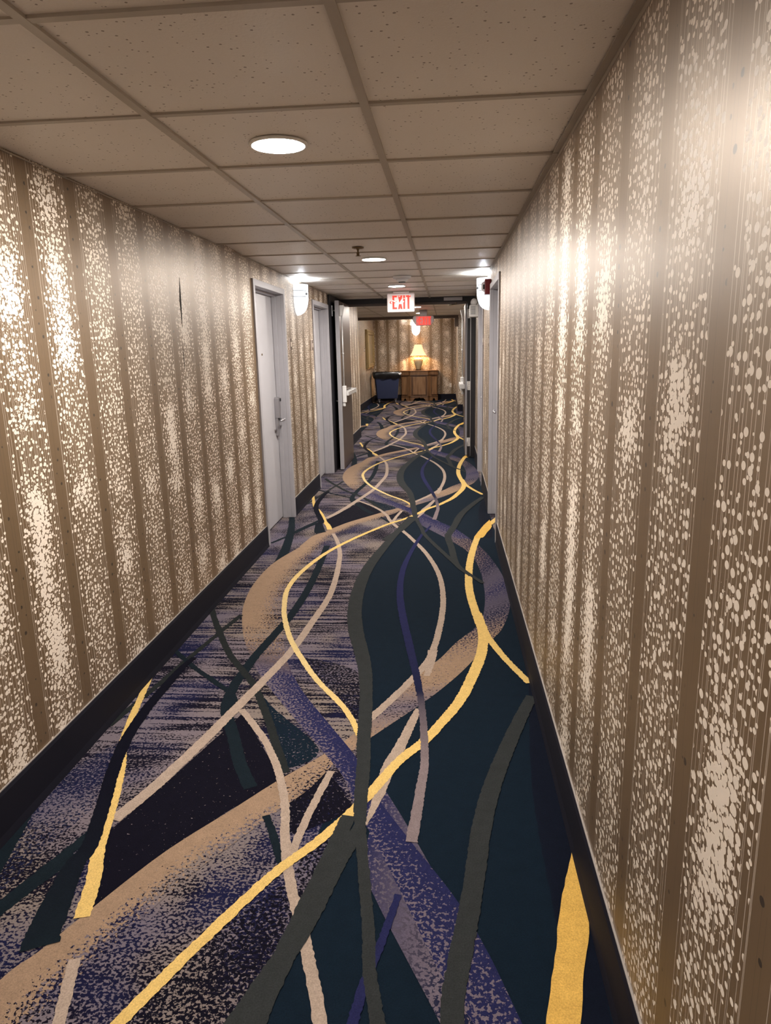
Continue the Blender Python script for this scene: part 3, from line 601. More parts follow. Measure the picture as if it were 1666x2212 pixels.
# ---------------------------------------------------------------- guest room doors
def guest_door(name, xw, n, d, label, lever_far=True, peephole=False, lever_z=0.93):
    y0, y1 = d
    root = empty(name, (xw, (y0 + y1) / 2, 0), label, 'door', kind='structure')
    X = lambda u: xw + n * u
    T = .048; top = DTOP
    bm = NB()                                             # frame: trims, jambs, head, stops
    box(bm, X(-.02), X(.014), y0, y0 + T, 0, top); box(bm, X(-.02), X(.014), y1 - T, y1, 0, top)
    box(bm, X(-.02), X(.014), y0 + T, y1 - T, top - T, top)
    box(bm, X(-.148), X(-.02), y0 + T - .02, y0 + T, 0, top - T); box(bm, X(-.148), X(-.02), y1 - T, y1 - T + .02, 0, top - T)
    box(bm, X(-.148), X(-.02), y0 + T - .02, y1 - T + .02, top - T, top - T + .02)
    box(bm, X(-.098), X(-.06), y0 + T, y0 + T + .014, 0, top - T); box(bm, X(-.098), X(-.06), y1 - T - .014, y1 - T, 0, top - T)
    box(bm, X(-.098), X(-.06), y0 + T + .014, y1 - T - .014, top - T - .016, top - T)
    obj('door_frame', bm, 'frame', root, .0025)
    bm = NB(); box(bm, X(-.145), X(-.10), y0 + T + .004, y1 - T - .004, .012, top - T - .004)
    slab = obj('door_panel', bm, 'door', root, .002); slab['label'] = 'pale grey door leaf'
    s = 1 if lever_far else -1
    ye = (y1 - T) if lever_far else (y0 + T)              # latch edge
    yc = ye - s * .065
    lock = None
    bm = NB()
    z0 = lever_z
    prof = [(yc - .040, z0 + .01), (yc - .040, z0 + .185), (yc - .020, z0 + .195), (yc + .010, z0 + .190), (yc + .030, z0 + .16), (yc + .038, z0 + .11), (yc + .034, z0 + .07), (yc + .020, z0 + .045), (yc + .016, z0 + .01)]
    if s < 0: prof = [(2 * yc - a, b) for a, b in prof]
    prism(bm, prof, 'x', X(-.10), X(-.058))
    prism(bm, [(yc - .034, z0 - .15), (yc - .034, z0 + .012), (yc + .026, z0 + .012), (yc + .026, z0 - .125), (yc + .006, z0 - .135)], 'x', X(-.10), X(-.075))
    box(bm, X(-.10), X(-.082), yc - .005, yc + .022, z0 - .175, z0 - .13)
    lock = obj('lock_case', bm, 'lock', root, .004); lock['label'] = 'brushed nickel lock case'
    bm = NB(); box(bm, X(-.062), X(-.050), yc + s * .004, yc + s * .024, z0 + .155, z0 + .183)
    o = obj('card_sensor', bm, 'black', lock, .003); o['label'] = 'black card sensor'
    bm = NB()
    tube(bm, [(X(-.08), yc, z0 - .005), (X(-.035), yc, z0 - .005), (X(-.020), yc, z0 - .005)], .011)
    tube(bm, [(X(-.024), yc + s * .012, z0 - .005), (X(-.022), yc - s * .03, z0 - .005), (X(-.024), yc - s * .10, z0 - .007), (X(-.030), yc - s * .125, z0 - .008)], .0095)
    o = obj('lever_handle', bm, 'lock', root); o['label'] = 'brushed nickel lever'
    if peephole:
        bm = NB(); lathe(bm, [(.008, 0), (.009, .004), (.005, .006)], n=14)
        o = obj('peephole', bm, 'brass', root); o.data.transform(Matrix.Translation((X(-.10), 5.92, 1.50)) @ Matrix.Rotation(n * math.pi / 2, 4, 'Y'))
    settle(root)
    return root
guest_door('door_1', XL, 1, D1, 'nearer grey guest room door in the left wall', peephole=True)
guest_door('door_2', XL, 1, D2, 'farther grey guest room door in the left wall', lever_far=False)
guest_door('door_3', XR, -1, E1, 'nearer grey guest room door in the right wall', lever_z=.965)
guest_door('door_4', XR, -1, E2, 'farther grey guest room door in the right wall, near the black frame')

# ---------------------------------------------------------------- double doors across the corridor
FYD = 9.95
bm = NB()
box(bm, XL, XR, FYD, FYD + .15, 2.125, H2 + .02)
box(bm, XL, -1.37, FYD, FYD + .15, 0, 2.125); box(bm, .285, XR, FYD, FYD + .15, 0, 2.125)
box(bm, -1.37, .285, FYD + .06, FYD + .10, 2.095, 2.125, 1)
box(bm, XL, XL + .02, D2[1] + .03, FYD, 0, H - .004)
fr = obj('trim_5', bm, ['blackframe', 'bronze'])
tag(fr, 'black painted frame and header of the open double doors', 'door frame', kind='structure')
bm = NB(); box(bm, .325, .332, FYD - .004, FYD, .02, 2.11)  # highlight along the frame edge, put in as a bright strip
o = obj('edge_highlight', bm, 'steel', fr); o['label'] = 'thin bright strip standing in for the frame edge highlight'

def exit_device(root, xf, n, ye, yh, z=.975):
    """vertical rod exit device on a leaf face at xf facing n; ye free edge, yh hinge edge"""
    s = 1 if yh > ye else -1
    X = lambda u: xf + n * u
    c = ye + s * .075
    bm = NB(); box(bm, X(0), X(.05), c - .028, c + .028, z - .11, z + .10); box(bm, X(0), X(.035), c - .016, c + .016, z - .16, z - .10)
    o = obj('latch_case', bm, 'white', root, .008); o['label'] = 'white latch case'
    bm = NB(); box(bm, X(.012), X(.075), c + s * .03, yh - s * .12, z - .028, z + .028); box(bm, X(0), X(.03), c + s * .03, c + s * .12, z - .03, z + .03)
    box(bm, X(0), X(.08), yh - s * .13, yh - s * .09, z - .034, z + .034)
    o = obj('push_bar', bm, 'alu', root, .006); o['label'] = 'pale metal push bar'
    bm = NB(); tube(bm, [(X(.022), c, z + .10), (X(.022), c, 1.98)], .0085); tube(bm, [(X(.022), c, 1.47), (X(.022), c, 1.485)], .014)
    o = obj('latch_rod', bm, 'alu', root); o['label'] = 'pale metal vertical rod'
    bm = NB()
    prism(bm, [(X(0), 1.93), (X(.03), 1.93), (X(.055), 2.06), (X(0), 2.06)], 'y', c - .035, c + .035)
    o = obj('top_latch', bm, 'white', root, .005); o['label'] = 'white top latch cover'
# left leaf swings towards the camera and lies open near the left wall
lf = empty('door_5', (-1.345, 9.93, 0), 'left leaf of the double doors, held open along the left wall', 'door', kind='structure')
bm = NB(); box(bm, -1.368, -1.3225, 8.955, 9.93, .012, 2.112)
o = obj('door_panel', bm, 'bronze', lf, .002); o['label'] = 'dark bronze door leaf'
bm = NB(); box(bm, -1.371, -1.320, 8.945, 8.957, .012, 2.114)
o = obj('door_edge', bm, 'edge', lf, .001); o['label'] = 'light grey metal leaf edge'
exit_device(lf, -1.3225, 1, 8.955, 9.93)
bm = NB(); tube(bm, [(-1.368, 9.03, .885), (-1.405, 9.03, .885), (-1.412, 9.05, .885), (-1.412, 9.12, .885)], .009); box(bm, -1.376, -1.368, 9.0, 9.06, .80, 1.02)
obj('pull_handle', bm, 'steel', lf)
bm = NB(); box(bm, -1.36, -1.318, 9.35, 9.37, 2.085, 2.10); tube(bm, [(-1.33, 9.03, 2.107), (-1.33, 9.09, 2.108)], .006)
obj('latch_bolt', bm, 'steel', lf)
settle(lf)
# right leaf swings away
rf = empty('door_6', (.285, 10.1, 0), 'right leaf of the double doors, swung away from the camera', 'door', kind='structure')
bm = NB(); box(bm, .262, .306, 10.11, 11.07, .012, 2.11)
o = obj('door_panel', bm, 'bronze', rf, .002); o['label'] = 'dark bronze door leaf'
bm = NB(); box(bm, .261, .307, 10.10, 10.112, .012, 2.112)
o = obj('door_edge', bm, 'edge', rf, .001); o['label'] = 'light grey metal leaf edge'
exit_device(rf, .262, -1, 11.07, 10.11)
for z in (1.96, 1.00, .22):
    bm = NB(); box(bm, .287, .326, FYD - .006, FYD + .002, z - .06, z + .06); tube(bm, [(.287, FYD - .006, z - .06), (.287, FYD - .006, z + .06)], .007)
    for a in (-.04, -.013, .013, .04): tube(bm, [(.308, FYD - .008, z + a), (.308, FYD - .005, z + a)], .004, mi=1)
    o = obj('hinge', bm, ['alu', 'red_box'], rf); o['label'] = 'pale metal butt hinge'
settle(rf)

# ---------------------------------------------------------------- ceiling downlights
def downlight(x, y, z, label, r=.0825):
    root = empty('ceiling_light', (x, y, z), label, 'ceiling light', 'round ceiling downlights')
    bm = NB(); lathe(bm, [(r + .004, z - .0045), (r + .010, z - .005), (r + .013, z - .002), (r + .013, z + .004)], x, y, 40, cap0=False)
    obj('trim_ring', bm, 'white', root)
    bm = NB(); lathe(bm, [(r * .2, z - .0062), (r * .8, z - .0058), (r + .0035, z - .004), (r + .0035, z + .003)], x, y, 40)
    o = obj('lens', bm, 'lens', root); o['label'] = 'glowing round lens'
    settle(root)
downlight(-.545, 2.476, H, 'largest glowing round ceiling light, nearest the camera')
downlight(-.542, 5.57, H, 'second round ceiling light, just beyond the sprinkler')
downlight(-.535, 7.98, H, 'third round ceiling light, just above the near exit sign')
downlight(-.55, 13.35, H2, 'round lobby ceiling light just right of the near exit sign')
downlight(-.555, 15.7, H2, 'farthest round ceiling light, just above the far exit sign')
downlight(-.55, 11.0, H2, 'added unseen ceiling light past the black door header, brightening the lobby')  # unseen fill lamp, added to lift the dim lobby
downlight(-.9, 19.2, 2.42, 'added unseen ceiling light behind the bulkhead, brightening the alcove')  # added out of sight to brighten the far wall and cabinet
downlight(-.545, -.62, H, 'round ceiling light just behind the camera')
downlight(-.545, -3.72, H, 'round ceiling light at the back of the corridor')

# ---------------------------------------------------------------- wall sconces
def sconce(c, n, ax, label, ztop=2.138, hgt=.282, power=1.0):
    """half-shell glass sconce: c = (x, y) on the wall, n = outward sign, ax = axis the shell sticks out along"""
    root = empty('wall_sconce', (c[0], c[1], ztop - hgt), label, 'wall light', 'white half-shell wall sconces')
    W, Dp = .128, .115
    def shell(zs, name, m, grow=0.0, back=None):
        bm = NB(); N = 20; rings = []
        for z in zs:
            f = (ztop - z) / hgt
            k = 1.0 if f < .42 else math.sqrt(max(0.0, 1 - ((f - .42) / .58) ** 2.1))
            k = max(k, .03) * (1 - .05 * f)
            ring = []
            for i in range(N + 1):
                a = math.pi * i / N
                p, q = (W + grow) * k * math.cos(a), (Dp + grow) * (k ** .8) * math.sin(a) ** .8
                ring.append(bm.verts.new((c[0] + n * q, c[1] + p, z) if ax == 'x' else (c[0] + p, c[1] + n * q, z)))
            rings.append(ring)
        fs = []
        for a, b in zip(rings, rings[1:]):
            for i in range(N): fs.append(bm.faces.new((a[i], a[i + 1], b[i + 1], b[i])))
        for f in fs: f.smooth = True
        bmesh.ops.recalc_face_normals(bm, faces=fs)
        return obj(name, bm, m, root)
    zz = [ztop - hgt * (1 - math.cos(math.pi / 2 * i / 24)) if False else ztop - hgt * (i / 28) for i in range(27)] + [ztop - hgt * .985, ztop - hgt * .999]
    o = shell(zz, 'glass_shade', 'sconce'); o['label'] = 'glowing white half shell'
    for f in (.21, .395):
        g = shell([ztop - hgt * f, ztop - hgt * f - .0045], 'groove_line', 'sconce_band', .0012); g['label'] = 'thin dark band'
    # back plate with lamp bracket
    bm = NB()
    if ax == 'x': box(bm, c[0], c[0] + n * .012, c[1] - .08, c[1] + .08, ztop - .2, ztop - .02)
    else: box(bm, c[0] - .08, c[0] + .08, c[1], c[1] + n * .012, ztop - .2, ztop - .02)
    obj('back_plate', bm, 'white', root)
    bm = NB()
    for a in (-.045, .02):
        p = (c[0] + n * (Dp * .93), c[1] + a, ztop - hgt * .30) if ax == 'x' else (c[0] + a, c[1] + n * Dp * .97, ztop - hgt * .30)
    q = (c[0] + n * Dp * .90, c[1] - .055, ztop - hgt * .31) if ax == 'x' else (c[0] - .055, c[1] + n * Dp * .9, ztop - hgt * .31)
    tube(bm, [q, (q[0] + (n * .012 if ax == 'x' else 0), q[1] + (n * .012 if ax == 'y' else -.004), q[2])], .011, 12)
    obj('screw_cap', bm, 'sconce_band', root)
    settle(root)
    # the lamp inside shines up out of the open top
    l = bpy.data.lights.new('sconce_bulb', 'POINT'); l.energy = SCONCE_W * power; l.color = SCONCE_COL; l.shadow_soft_size = .03
    lo = bpy.data.objects.new('sconce_bulb', l); S.collection.objects.link(lo); lo.parent = root
    p = (c[0] + n * .055, c[1], ztop - .03) if ax == 'x' else (c[0], c[1] + n * .055, ztop - .03)
    lo.matrix_parent_inverse = root.matrix_world.inverted(); lo.location = p
sconce((XL, 6.97), 1, 'x', 'white wall sconce between the two left guest room doors')
sconce((XR, 6.90), -1, 'x', 'white wall sconce on the right wall behind the red alarm')
sconce((-.89, FY), -1, 'y', 'small far white sconce above the table lamp', 2.165, .29)
sconce((XL, -.5), 1, 'x', 'unseen sconce added on the left wall behind the camera to brighten the ceiling', power=1.5)  # added unseen lamp, throws extra light up at the near ceiling
sconce((XR, -.5), -1, 'x', 'unseen sconce added on the right wall behind the camera to brighten the ceiling', power=1.5)  # its added twin on the right, also there for ceiling brightness
sconce((-2.05, 12.5), 1, 'y', 'white wall sconce around the lobby corner past the double doors', 2.2, .29)

# ---------------------------------------------------------------- exit signs
def letters(bm, x0, x1, z0, z1, y, t, spans, sw=.26):
    """E X I T as strokes between x0..x1; spans: fractional start/end of each letter"""
    W = x1 - x0; Hh = z1 - z0
    def bar(a, b, c, d): box(bm, x0 + a * W, x0 + b * W, y, y + t, z0 + c * Hh, z0 + d * Hh)
    (e0, e1), (xx0, xx1), (i0, i1), (t0, t1) = spans
    lw = i1 - i0
    bar(e0, e0 + lw, 0, 1); bar(e0 + lw, e1, 0, .14); bar(e0 + lw, e1 - .01, .45, .58); bar(e0 + lw, e1, .87, 1)
    for a, b in ((xx0, xx1), (xx1, xx0)):
        s = lw * .5
        prism(bm, [(x0 + (a - s * 0) * W if a < b else x0 + (a - lw) * W, z0), (x0 + (a + lw) * W if a < b else x0 + a * W, z0),
                   (x0 + b * W if a < b else x0 + (b + lw) * W, z1), (x0 + (b - lw) * W if a < b else x0 + b * W, z1)], 'y', y - (.0004 if a < b else 0), y + t)
    bar(i0, i1, 0, 1)
    tm = (t0 + t1) / 2
    bar(tm - lw / 2, tm + lw / 2, 0, .87); bar(t0, t1, .87, 1)

s1 = empty('exit_sign', (-.54, 8.75, 1.945), 'white EXIT sign with red letters hanging before the double doors', 'exit sign')
bm = NB(); box(bm, -.705, -.375, 8.735, 8.77, 1.945, 2.163)
o = obj('sign_panel', bm, 'sign_face', s1, .012); o['label'] = 'white rectangular panel'
bm = NB(); box(bm, -.63, -.44, 8.715, 8.79, 2.163, H - .002)
obj('ceiling_canopy', bm, 'white', s1, .004)
bm = NB(); letters(bm, -.705, -.375, 1.980, 2.136, 8.7325, .006, ((.195, .36), (.395, .56), (.585, .655), (.69, .855)))
o = obj('exit_letters', bm, 'red_lit', s1); o['label'] = 'glowing red letters EXIT'
bm = NB()
prism(bm, [(-.676, 2.058), (-.655, 2.077), (-.649, 2.071), (-.663, 2.058), (-.649, 2.045), (-.655, 2.039)], 'y', 8.7325, 8.738)
o = obj('arrow_chevron', bm, 'red_lit', s1); o['label'] = 'small red arrow pointing left'
def dec(pts):  # flat white patch laid over the sign face
    bm = NB(); prism(bm, [(-.705 + a * .33, 2.163 - b * .218) for a, b in pts], 'y', 8.7305, 8.7335)
    o = obj('white_patch', bm, 'decal', s1); o['label'] = 'white patch over the letters'
dec([(.43, .57), (.47, .45), (.53, .32), (.56, .24), (.575, .30), (.545, .44), (.53, .57)])
dec([(.18, .35), (.215, .36), (.365, .48), (.355, .525), (.31, .505), (.185, .385)])
dec([(.60, .25), (.65, .29), (.615, .32)])
dec([(.60, .40), (.62, .44), (.60, .50), (.585, .46)])
dec([(.41, .15), (.47, .155), (.45, .20)])
dec([(.80, .09), (.835, .085), (.84, .16), (.815, .16)])
settle(s1)
s2 = empty('exit_sign', (-.46, 14.5, 1.945), 'far grey EXIT sign glowing red before the alcove', 'exit sign')
bm = NB()
prism(bm, [(-.665, 2.11), (-.645, 2.14), (-.265, 2.14), (-.245, 2.11), (-.245, 2.04), (-.275, 1.99), (-.31, 1.95), (-.59, 1.95), (-.63, 1.99), (-.665, 2.05)], 'y', 14.485, 14.53)
o = obj('sign_panel', bm, 'sign_grey', s2, .006); o['label'] = 'grey housing with cut lower corners'
bm = NB(); box(bm, -.60, -.30, 14.482, 14.486, 1.958, 2.132)
o = obj('diffuser', bm, 'red_halo', s2, .001); o['label'] = 'dim red glowing window'
bm = NB(); letters(bm, -.61, -.30, 1.965, 2.12, 14.478, .005, ((.20, .40), (.43, .62), (.66, .74), (.78, .98)))
prism(bm, [(-.59, 2.045), (-.565, 2.085), (-.565, 2.005)], 'y', 14.478, 14.483)
o = obj('exit_letters', bm, 'red_lit', s2); o['label'] = 'glowing red letters EXIT with arrow'
bm = NB(); box(bm, -.53, -.38, 14.47, 14.545, 2.14, H2 - .002)
obj('ceiling_canopy', bm, 'sign_grey', s2, .003)
settle(s2)

# ---------------------------------------------------------------- small ceiling fittings
sp = empty('sprinkler', (-.585, 4.93, H - .05), 'small brass sprinkler head hanging from the ceiling before the second light', 'sprinkler')
bm = NB(); lathe(bm, [(.026, H - .006), (.040, H - .004), (.040, H + .002)], -.585, 4.93, 28)
obj('escutcheon', bm, 'brass', sp)
bm = NB(); lathe(bm, [(.007, H - .048), (.010, H - .046), (.010, H - .028), (.005, H - .026), (.008, H - .012), (.013, H - .006)], -.585, 4.93, 16)
obj('nozzle', bm, 'brass', sp)
bm = NB(); lathe(bm, [(.018, H - .052), (.018, H - .050), (.004, H - .047)], -.585, 4.93, 16)
obj('deflector', bm, 'brass', sp); settle(sp)
sd = empty('smoke_detector', (-.415, 6.95, H - .06), 'round white smoke detector on the ceiling before the third light', 'smoke detector')
bm = NB(); lathe(bm, [(.078, H - .022), (.084, H - .018), (.086, H - .004), (.086, H + .002)], -.415, 6.95, 40)
obj('base_plate', bm, 'sensor', sd)
bm = NB(); lathe(bm, [(.018, H - .062), (.030, H - .058), (.034, H - .048), (.052, H - .036), (.058, H - .022)], -.415, 6.95, 32)
obj('sensor_housing', bm, 'sensor', sd)
bm = NB(); lathe(bm, [(.0305, H - .0575), (.0345, H - .0485)], -.415, 6.95, 32, cap0=False, cap1=False)
o = obj('sensor_slot', bm, 'black', sd); o['label'] = 'dark sensing slot'; settle(sd)

# ---------------------------------------------------------------- right wall fittings
al = empty('fire_alarm', (XR, 6.63, 1.98), 'red fire alarm with clear strobe in front of the right sconce', 'fire alarm')
bm = NB(); box(bm, XR - .055, XR, 6.575, 6.685, 1.975, 2.105)
o = obj('alarm_housing', bm, 'red_box', al, .006); o['label'] = 'dark red housing'
bm = NB(); prism(bm, [(XR - .055, 1.995), (XR - .082, 2.01), (XR - .086, 2.04), (XR - .082, 2.075), (XR - .055, 2.09)], 'y', 6.60, 6.66)
o = obj('strobe_lens', bm, 'clear', al, .004); o['label'] = 'clear faceted strobe lens'
bm = NB(); box(bm, XR - .070, XR - .055, 6.596, 6.600, 2.02, 2.06)
obj('speaker_slot', bm, 'black', al); settle(al)
em = empty('emergency_light', (XR, 9.25, 1.88), 'white twin-head emergency light on the right wall by the black frame', 'emergency light')
bm = NB(); box(bm, XR - .105, XR, 9.14, 9.36, 1.885, 2.03)
em_b = obj('battery_box', bm, 'white', em, .006)
bm = NB()
for k in range(8): box(bm, XR - .092, XR - .035, 9.137, 9.1405, 1.915 + k * .0125, 1.920 + k * .0125)
obj('vent_slots', bm, 'sconce_band', em_b)
for yy, xx in ((9.19, XR - .045), (9.31, XR - .045)):
    bm = NB(); lathe(bm, [(.012, -.035), (.036, -.02), (.042, .018), (.038, .026), (.01, .03)], n=24)
    o = obj('lamp_head', bm, 'white', em); o.data.transform(Matrix.Translation((xx, yy, 2.068)) @ Matrix.Rotation(math.radians(100), 4, 'X') @ Matrix.Rotation(math.radians(-20), 4, 'Y'))
settle(em)

cl = empty('door_closer', (.1, FYD, 2.16), 'silver door closer on the black header above the right leaf', 'door closer')
bm = NB(); box(bm, -.035, .215, FYD - .055, FYD, 2.134, 2.178)
obj('closer_body', bm, 'lock', cl, .004)
bm = NB(); tube(bm, [(.27, FYD + .13, 2.105), (.03, FYD + .14, 2.088), (.14, FYD + .05, 2.108)], .008)
o = obj('closer_arm', bm, 'brass', cl); o['label'] = 'folded metal arm'; settle(cl)

mh = empty('door_holder', (XL + .02, 9.02, 2.0), 'small silver magnetic door holder on the black panel behind the left leaf', 'door holder')
bm = NB(); box(bm, XL + .02, XL + .028, 8.985, 9.055, 1.93, 2.06)
obj('wall_plate', bm, 'steel', mh, .003)
bm = NB(); tube(bm, [(XL + .028, 9.02, 2.0), (XL + .066, 9.02, 2.0)], .012)
obj('magnet_stem', bm, 'steel', mh); settle(mh)

def room_sign(x, n, y, z, label, wide=.11, split=True):
    r = empty('room_sign', (x, y, z - .06), label, 'room sign', 'room number plates beside the doors')
    X = lambda u: x + n * u
    bm = NB(); box(bm, X(0), X(.006), y - wide / 2, y + wide / 2, z - .055, z + .055)
    obj('back_plate', bm, 'taupe_sign', r, .001)
    bm = NB(); box(bm, X(.006), X(.009), y, y + wide / 2 - .004, z - .052, z + .052)
    f = obj('name_panel', bm, 'brown_sign', r, .001); f['label'] = 'dark brown panel'
    bm = NB(); box(bm, X(.009), X(.0105), y + .006, y + wide / 2 - .012, z - .022, z + .020)
    o = obj('paper_insert', bm, 'ivory', f); o['label'] = 'small pale insert'
    settle(r)
room_sign(XL, 1, 6.56, 1.585, 'small brown and taupe plate beside the nearer left door')
room_sign(XL, 1, 7.635, 1.578, 'small brown plate beside the farther left door')
room_sign(XR, -1, 7.70, 1.59, 'thin dark plate on the right wall by the farther right door')
room_sign(XR, -1, 6.70, 1.575, 'thin pale plate on the right wall by the nearer right door')
room_sign(AX0, 1, 18.85, 1.50, 'small brown plate on the alcove wall left of the gilt frame', .16)

def outlet(c, ax, n, label):
    r = empty('wall_outlet', (c[0], c[1], c[2] - .06), label, 'outlet')
    x, y, z = c
    def bx(u0, u1, a0, a1, z0, z1, name, m, par, bev=0):
        bm = NB()
        if ax == 'x': box(bm, x + n * u0, x + n * u1, y + a0, y + a1, z + z0, z + z1)
        else: box(bm, x + a0, x + a1, y + n * u0, y + n * u1, z + z0, z + z1)
        return obj(name, bm, m, par, bev)
    bx(0, .006, -.038, .038, -.062, .062, 'cover_plate', 'ivory', r, .002)
    for k in (-.028, .022):
        s = bx(.006, .008, -.017, .017, k - .015, k + .018, 'socket', 'white', r, .002)
        for a in (-.007, .006): bx(.008, .0085, a - .0015, a + .0015, k - .002, k + .010, 'slot', 'black', s)
    settle(r)
outlet((XR, 7.15, .43), 'x', -1, 'white outlet low on the right wall beyond the nearer right door')
outlet((.115, FY, .42), 'y', -1, 'ivory outlet on the far wall right of the wooden cabinet')

# ---------------------------------------------------------------- alcove: gilt frame, cabinet, lamp, laundry cart
pf = empty('picture_frame', (AX0, 20.0, 1.02), 'ornate gilt picture frame on the alcove left wall', 'picture')
Y0, Y1, Z0, Z1 = 19.15, 20.85, 1.0, 2.03
bm = NB(); box(bm, AX0 + .004, AX0 + .03, Y0 + .10, Y1 - .10, Z0 + .10, Z1 - .10)
o = obj('canvas', bm, 'painting', pf); o['label'] = 'faded tan picture'
bm = NB()
for (a, b, c, d) in ((Y0, Y1, Z0, Z0 + .13), (Y0, Y1, Z1 - .13, Z1), (Y0, Y0 + .15, Z0 + .13, Z1 - .13), (Y1 - .15, Y1, Z0 + .13, Z1 - .13)):
    box(bm, AX0, AX0 + .06, a, b, c, d)
for (a, b, c, d) in ((Y0 + .03, Y1 - .03, Z0 + .03, Z0 + .06), (Y0 + .03, Y1 - .03, Z1 - .06, Z1 - .03), (Y0 + .03, Y0 + .07, Z0 + .06, Z1 - .06), (Y1 - .07, Y1 - .03, Z0 + .06, Z1 - .06)):
    box(bm, AX0 + .06, AX0 + .08, a, b, c, d)
obj('gilt_moulding', bm, 'gilt', pf, .008)
for k in range(15):
    z = Z0 + .17 + k * .05
    for y in (Y0 + .115, Y1 - .115):
        bm = NB(); lathe(bm, [(.002, z - .018), (.016, z - .012), (.020, z), (.016, z + .012), (.002, z + .018)], AX0 + .064, y, 10)
        obj('carved_bead', bm, 'gilt', pf)
settle(pf)

# breakfront cabinet
CX, CYB = -.795, FY - .012
cb = empty('sideboard', (CX, CYB - .2, 0), 'brown wooden breakfront cabinet with three panelled doors under the lamp', 'cabinet')
def foot(grow, front=0.0):
    g = grow
    return [(CX - .53 - g, CYB), (CX - .53 - g, CYB - .31 - g), (CX - .31 - g * .5, CYB - .36 - g), (CX - .25 - g * .5, CYB - .43 - g), (CX + .25 + g * .5, CYB - .43 - g), (CX + .31 + g * .5, CYB - .36 - g), (CX + .53 + g, CYB - .31 - g), (CX + .53 + g, CYB)]
bm = NB(); prism(bm, foot(0), 'z', .12, .735)
obj('carcass', bm, 'wood', cb, .004)
bm = NB(); prism(bm, foot(.012), 'z', .752, .85)
obj('frieze', bm, 'wood', cb, .004)
bm = NB(); prism(bm, foot(.024), 'z', .733, .753)
o = obj('waist_moulding', bm, 'wood_dark', cb, .006); o['label'] = 'dark wood moulding'
bm = NB(); prism(bm, foot(.014), 'z', .112, .132)
o = obj('base_moulding', bm, 'wood_dark', cb, .006); o['label'] = 'dark wood moulding'
bm = NB(); prism(bm, foot(.03), 'z', .85, .878)
obj('top_slab', bm, 'wood', cb, .006)
P_ = foot(.008)
def on_face(a, b, t0, t1, z0, z1, d0, d1, name, m, par, bev=.003):
    A, B = Vector(a), Vector(b); d = (B - A); n = Vector((d.y, -d.x)).normalized()
    if n.y > 0: n = -n
    p, q = A + d * t0, A + d * t1
    bm = NB(); prism(bm, [tuple(p + n * d0), tuple(q + n * d0), tuple(q + n * d1), tuple(p + n * d1)], 'z', z0, z1)
    return obj(name, bm, m, par, bev)
for a, b, t0, t1 in ((P_[1], P_[2], .06, .84), (P_[3], P_[4], .06, .94), (P_[5], P_[6], .16, .94)):
    dr = on_face(a, b, t0, t1, .165, .715, -.006, .008, 'door', 'wood_dark', cb); dr['label'] = 'panelled wooden door'
    w = (t1 - t0); on_face(a, b, t0 + w * .08, t1 - w * .08, .185, .695, .004, .0125, 'raised_panel', 'wood_mid', dr)
for a, b in ((P_[2], P_[3]), (P_[4], P_[5])):
    on_face(a, b, .15, .85, .14, .73, -.004, .008, 'pilaster', 'wood_mid', cb)
# scalloped plinth
bm = NB(); fp = foot(.006)
for i in range(0, 7):
    A, B = Vector(fp[i]), Vector(fp[i + 1]); L = (B - A).length; n = max(4, int(L / .012)); d = (B - A) / n
    nm = Vector((d.y, -d.x)).normalized() * .022
    for k in range(n):
        t = (k + .5) / n
        def hb(t):
            e = min(t, 1 - t) * L
            if L < .15: return 0.0
            if e < .07: return 0.0
            return min(.085, .03 + .055 * (1 - math.cos(min(1, (e - .07) / .07) * math.pi)) / 2) + (.012 if abs(t - .5) * L < .03 else 0)
        zb = hb(t); p, q = A + d * k, A + d * (k + 1)
        inn = -nm if True else nm
        prism(bm, [tuple(p), tuple(q), tuple(q + inn), tuple(p + inn)], 'z', zb, .114)
o = obj('bracket_plinth', bm, 'wood', cb); o['label'] = 'scalloped bracket foot plinth'
settle(cb)

# table lamp
LX, LY, LZ = -.82, FY - .24, .879
tl = empty('table_lamp', (LX, LY, LZ), 'cream urn table lamp with a lit flared shade on the wooden cabinet', 'lamp')
bm = NB(); lathe(bm, [(.088, LZ), (.088, LZ + .016), (.06, LZ + .024)], LX, LY, 32)
o = obj('lamp_foot', bm, 'wood_dark', tl); o['label'] = 'dark round foot'
bm = NB(); lathe(bm, [(.055, LZ + .022), (.066, LZ + .05), (.085, LZ + .10), (.112, LZ + .17), (.128, LZ + .235), (.132, LZ + .28), (.125, LZ + .32), (.100, LZ + .345), (.072, LZ + .352), (.066, LZ + .365)], LX, LY, 40)
obj('urn_body', bm, 'ceramic', tl)
for s in (-1, 1):
    bm = NB(); tube(bm, [(LX + s * .125, LY, LZ + .26), (LX + s * .142, LY, LZ + .31), (LX + s * .132, LY, LZ + .355), (LX + s * .150, LY, LZ + .375), (LX + s * .138, LY, LZ + .385)], .010)
    obj('urn_handle', bm, 'ceramic', tl)
bm = NB(); tube(bm, [(LX, LY, LZ + .36), (LX, LY, LZ + .50)], .012); lathe(bm, [(.03, LZ + .375), (.034, LZ + .385), (.02, LZ + .395)], LX, LY, 20)
obj('lamp_stem', bm, 'brass', tl)
def shade_ring(bm, k, z):
    w, d, c = .23 * k, .17 * k, .045 * k
    return [bm.verts.new((LX + a, LY + b, z)) for a, b in ((-w + c, -d), (w - c, -d), (w, -d + c), (w, d - c), (w - c, d), (-w + c, d), (-w, d - c), (-w, -d + c))]
bm = NB(); prev = None
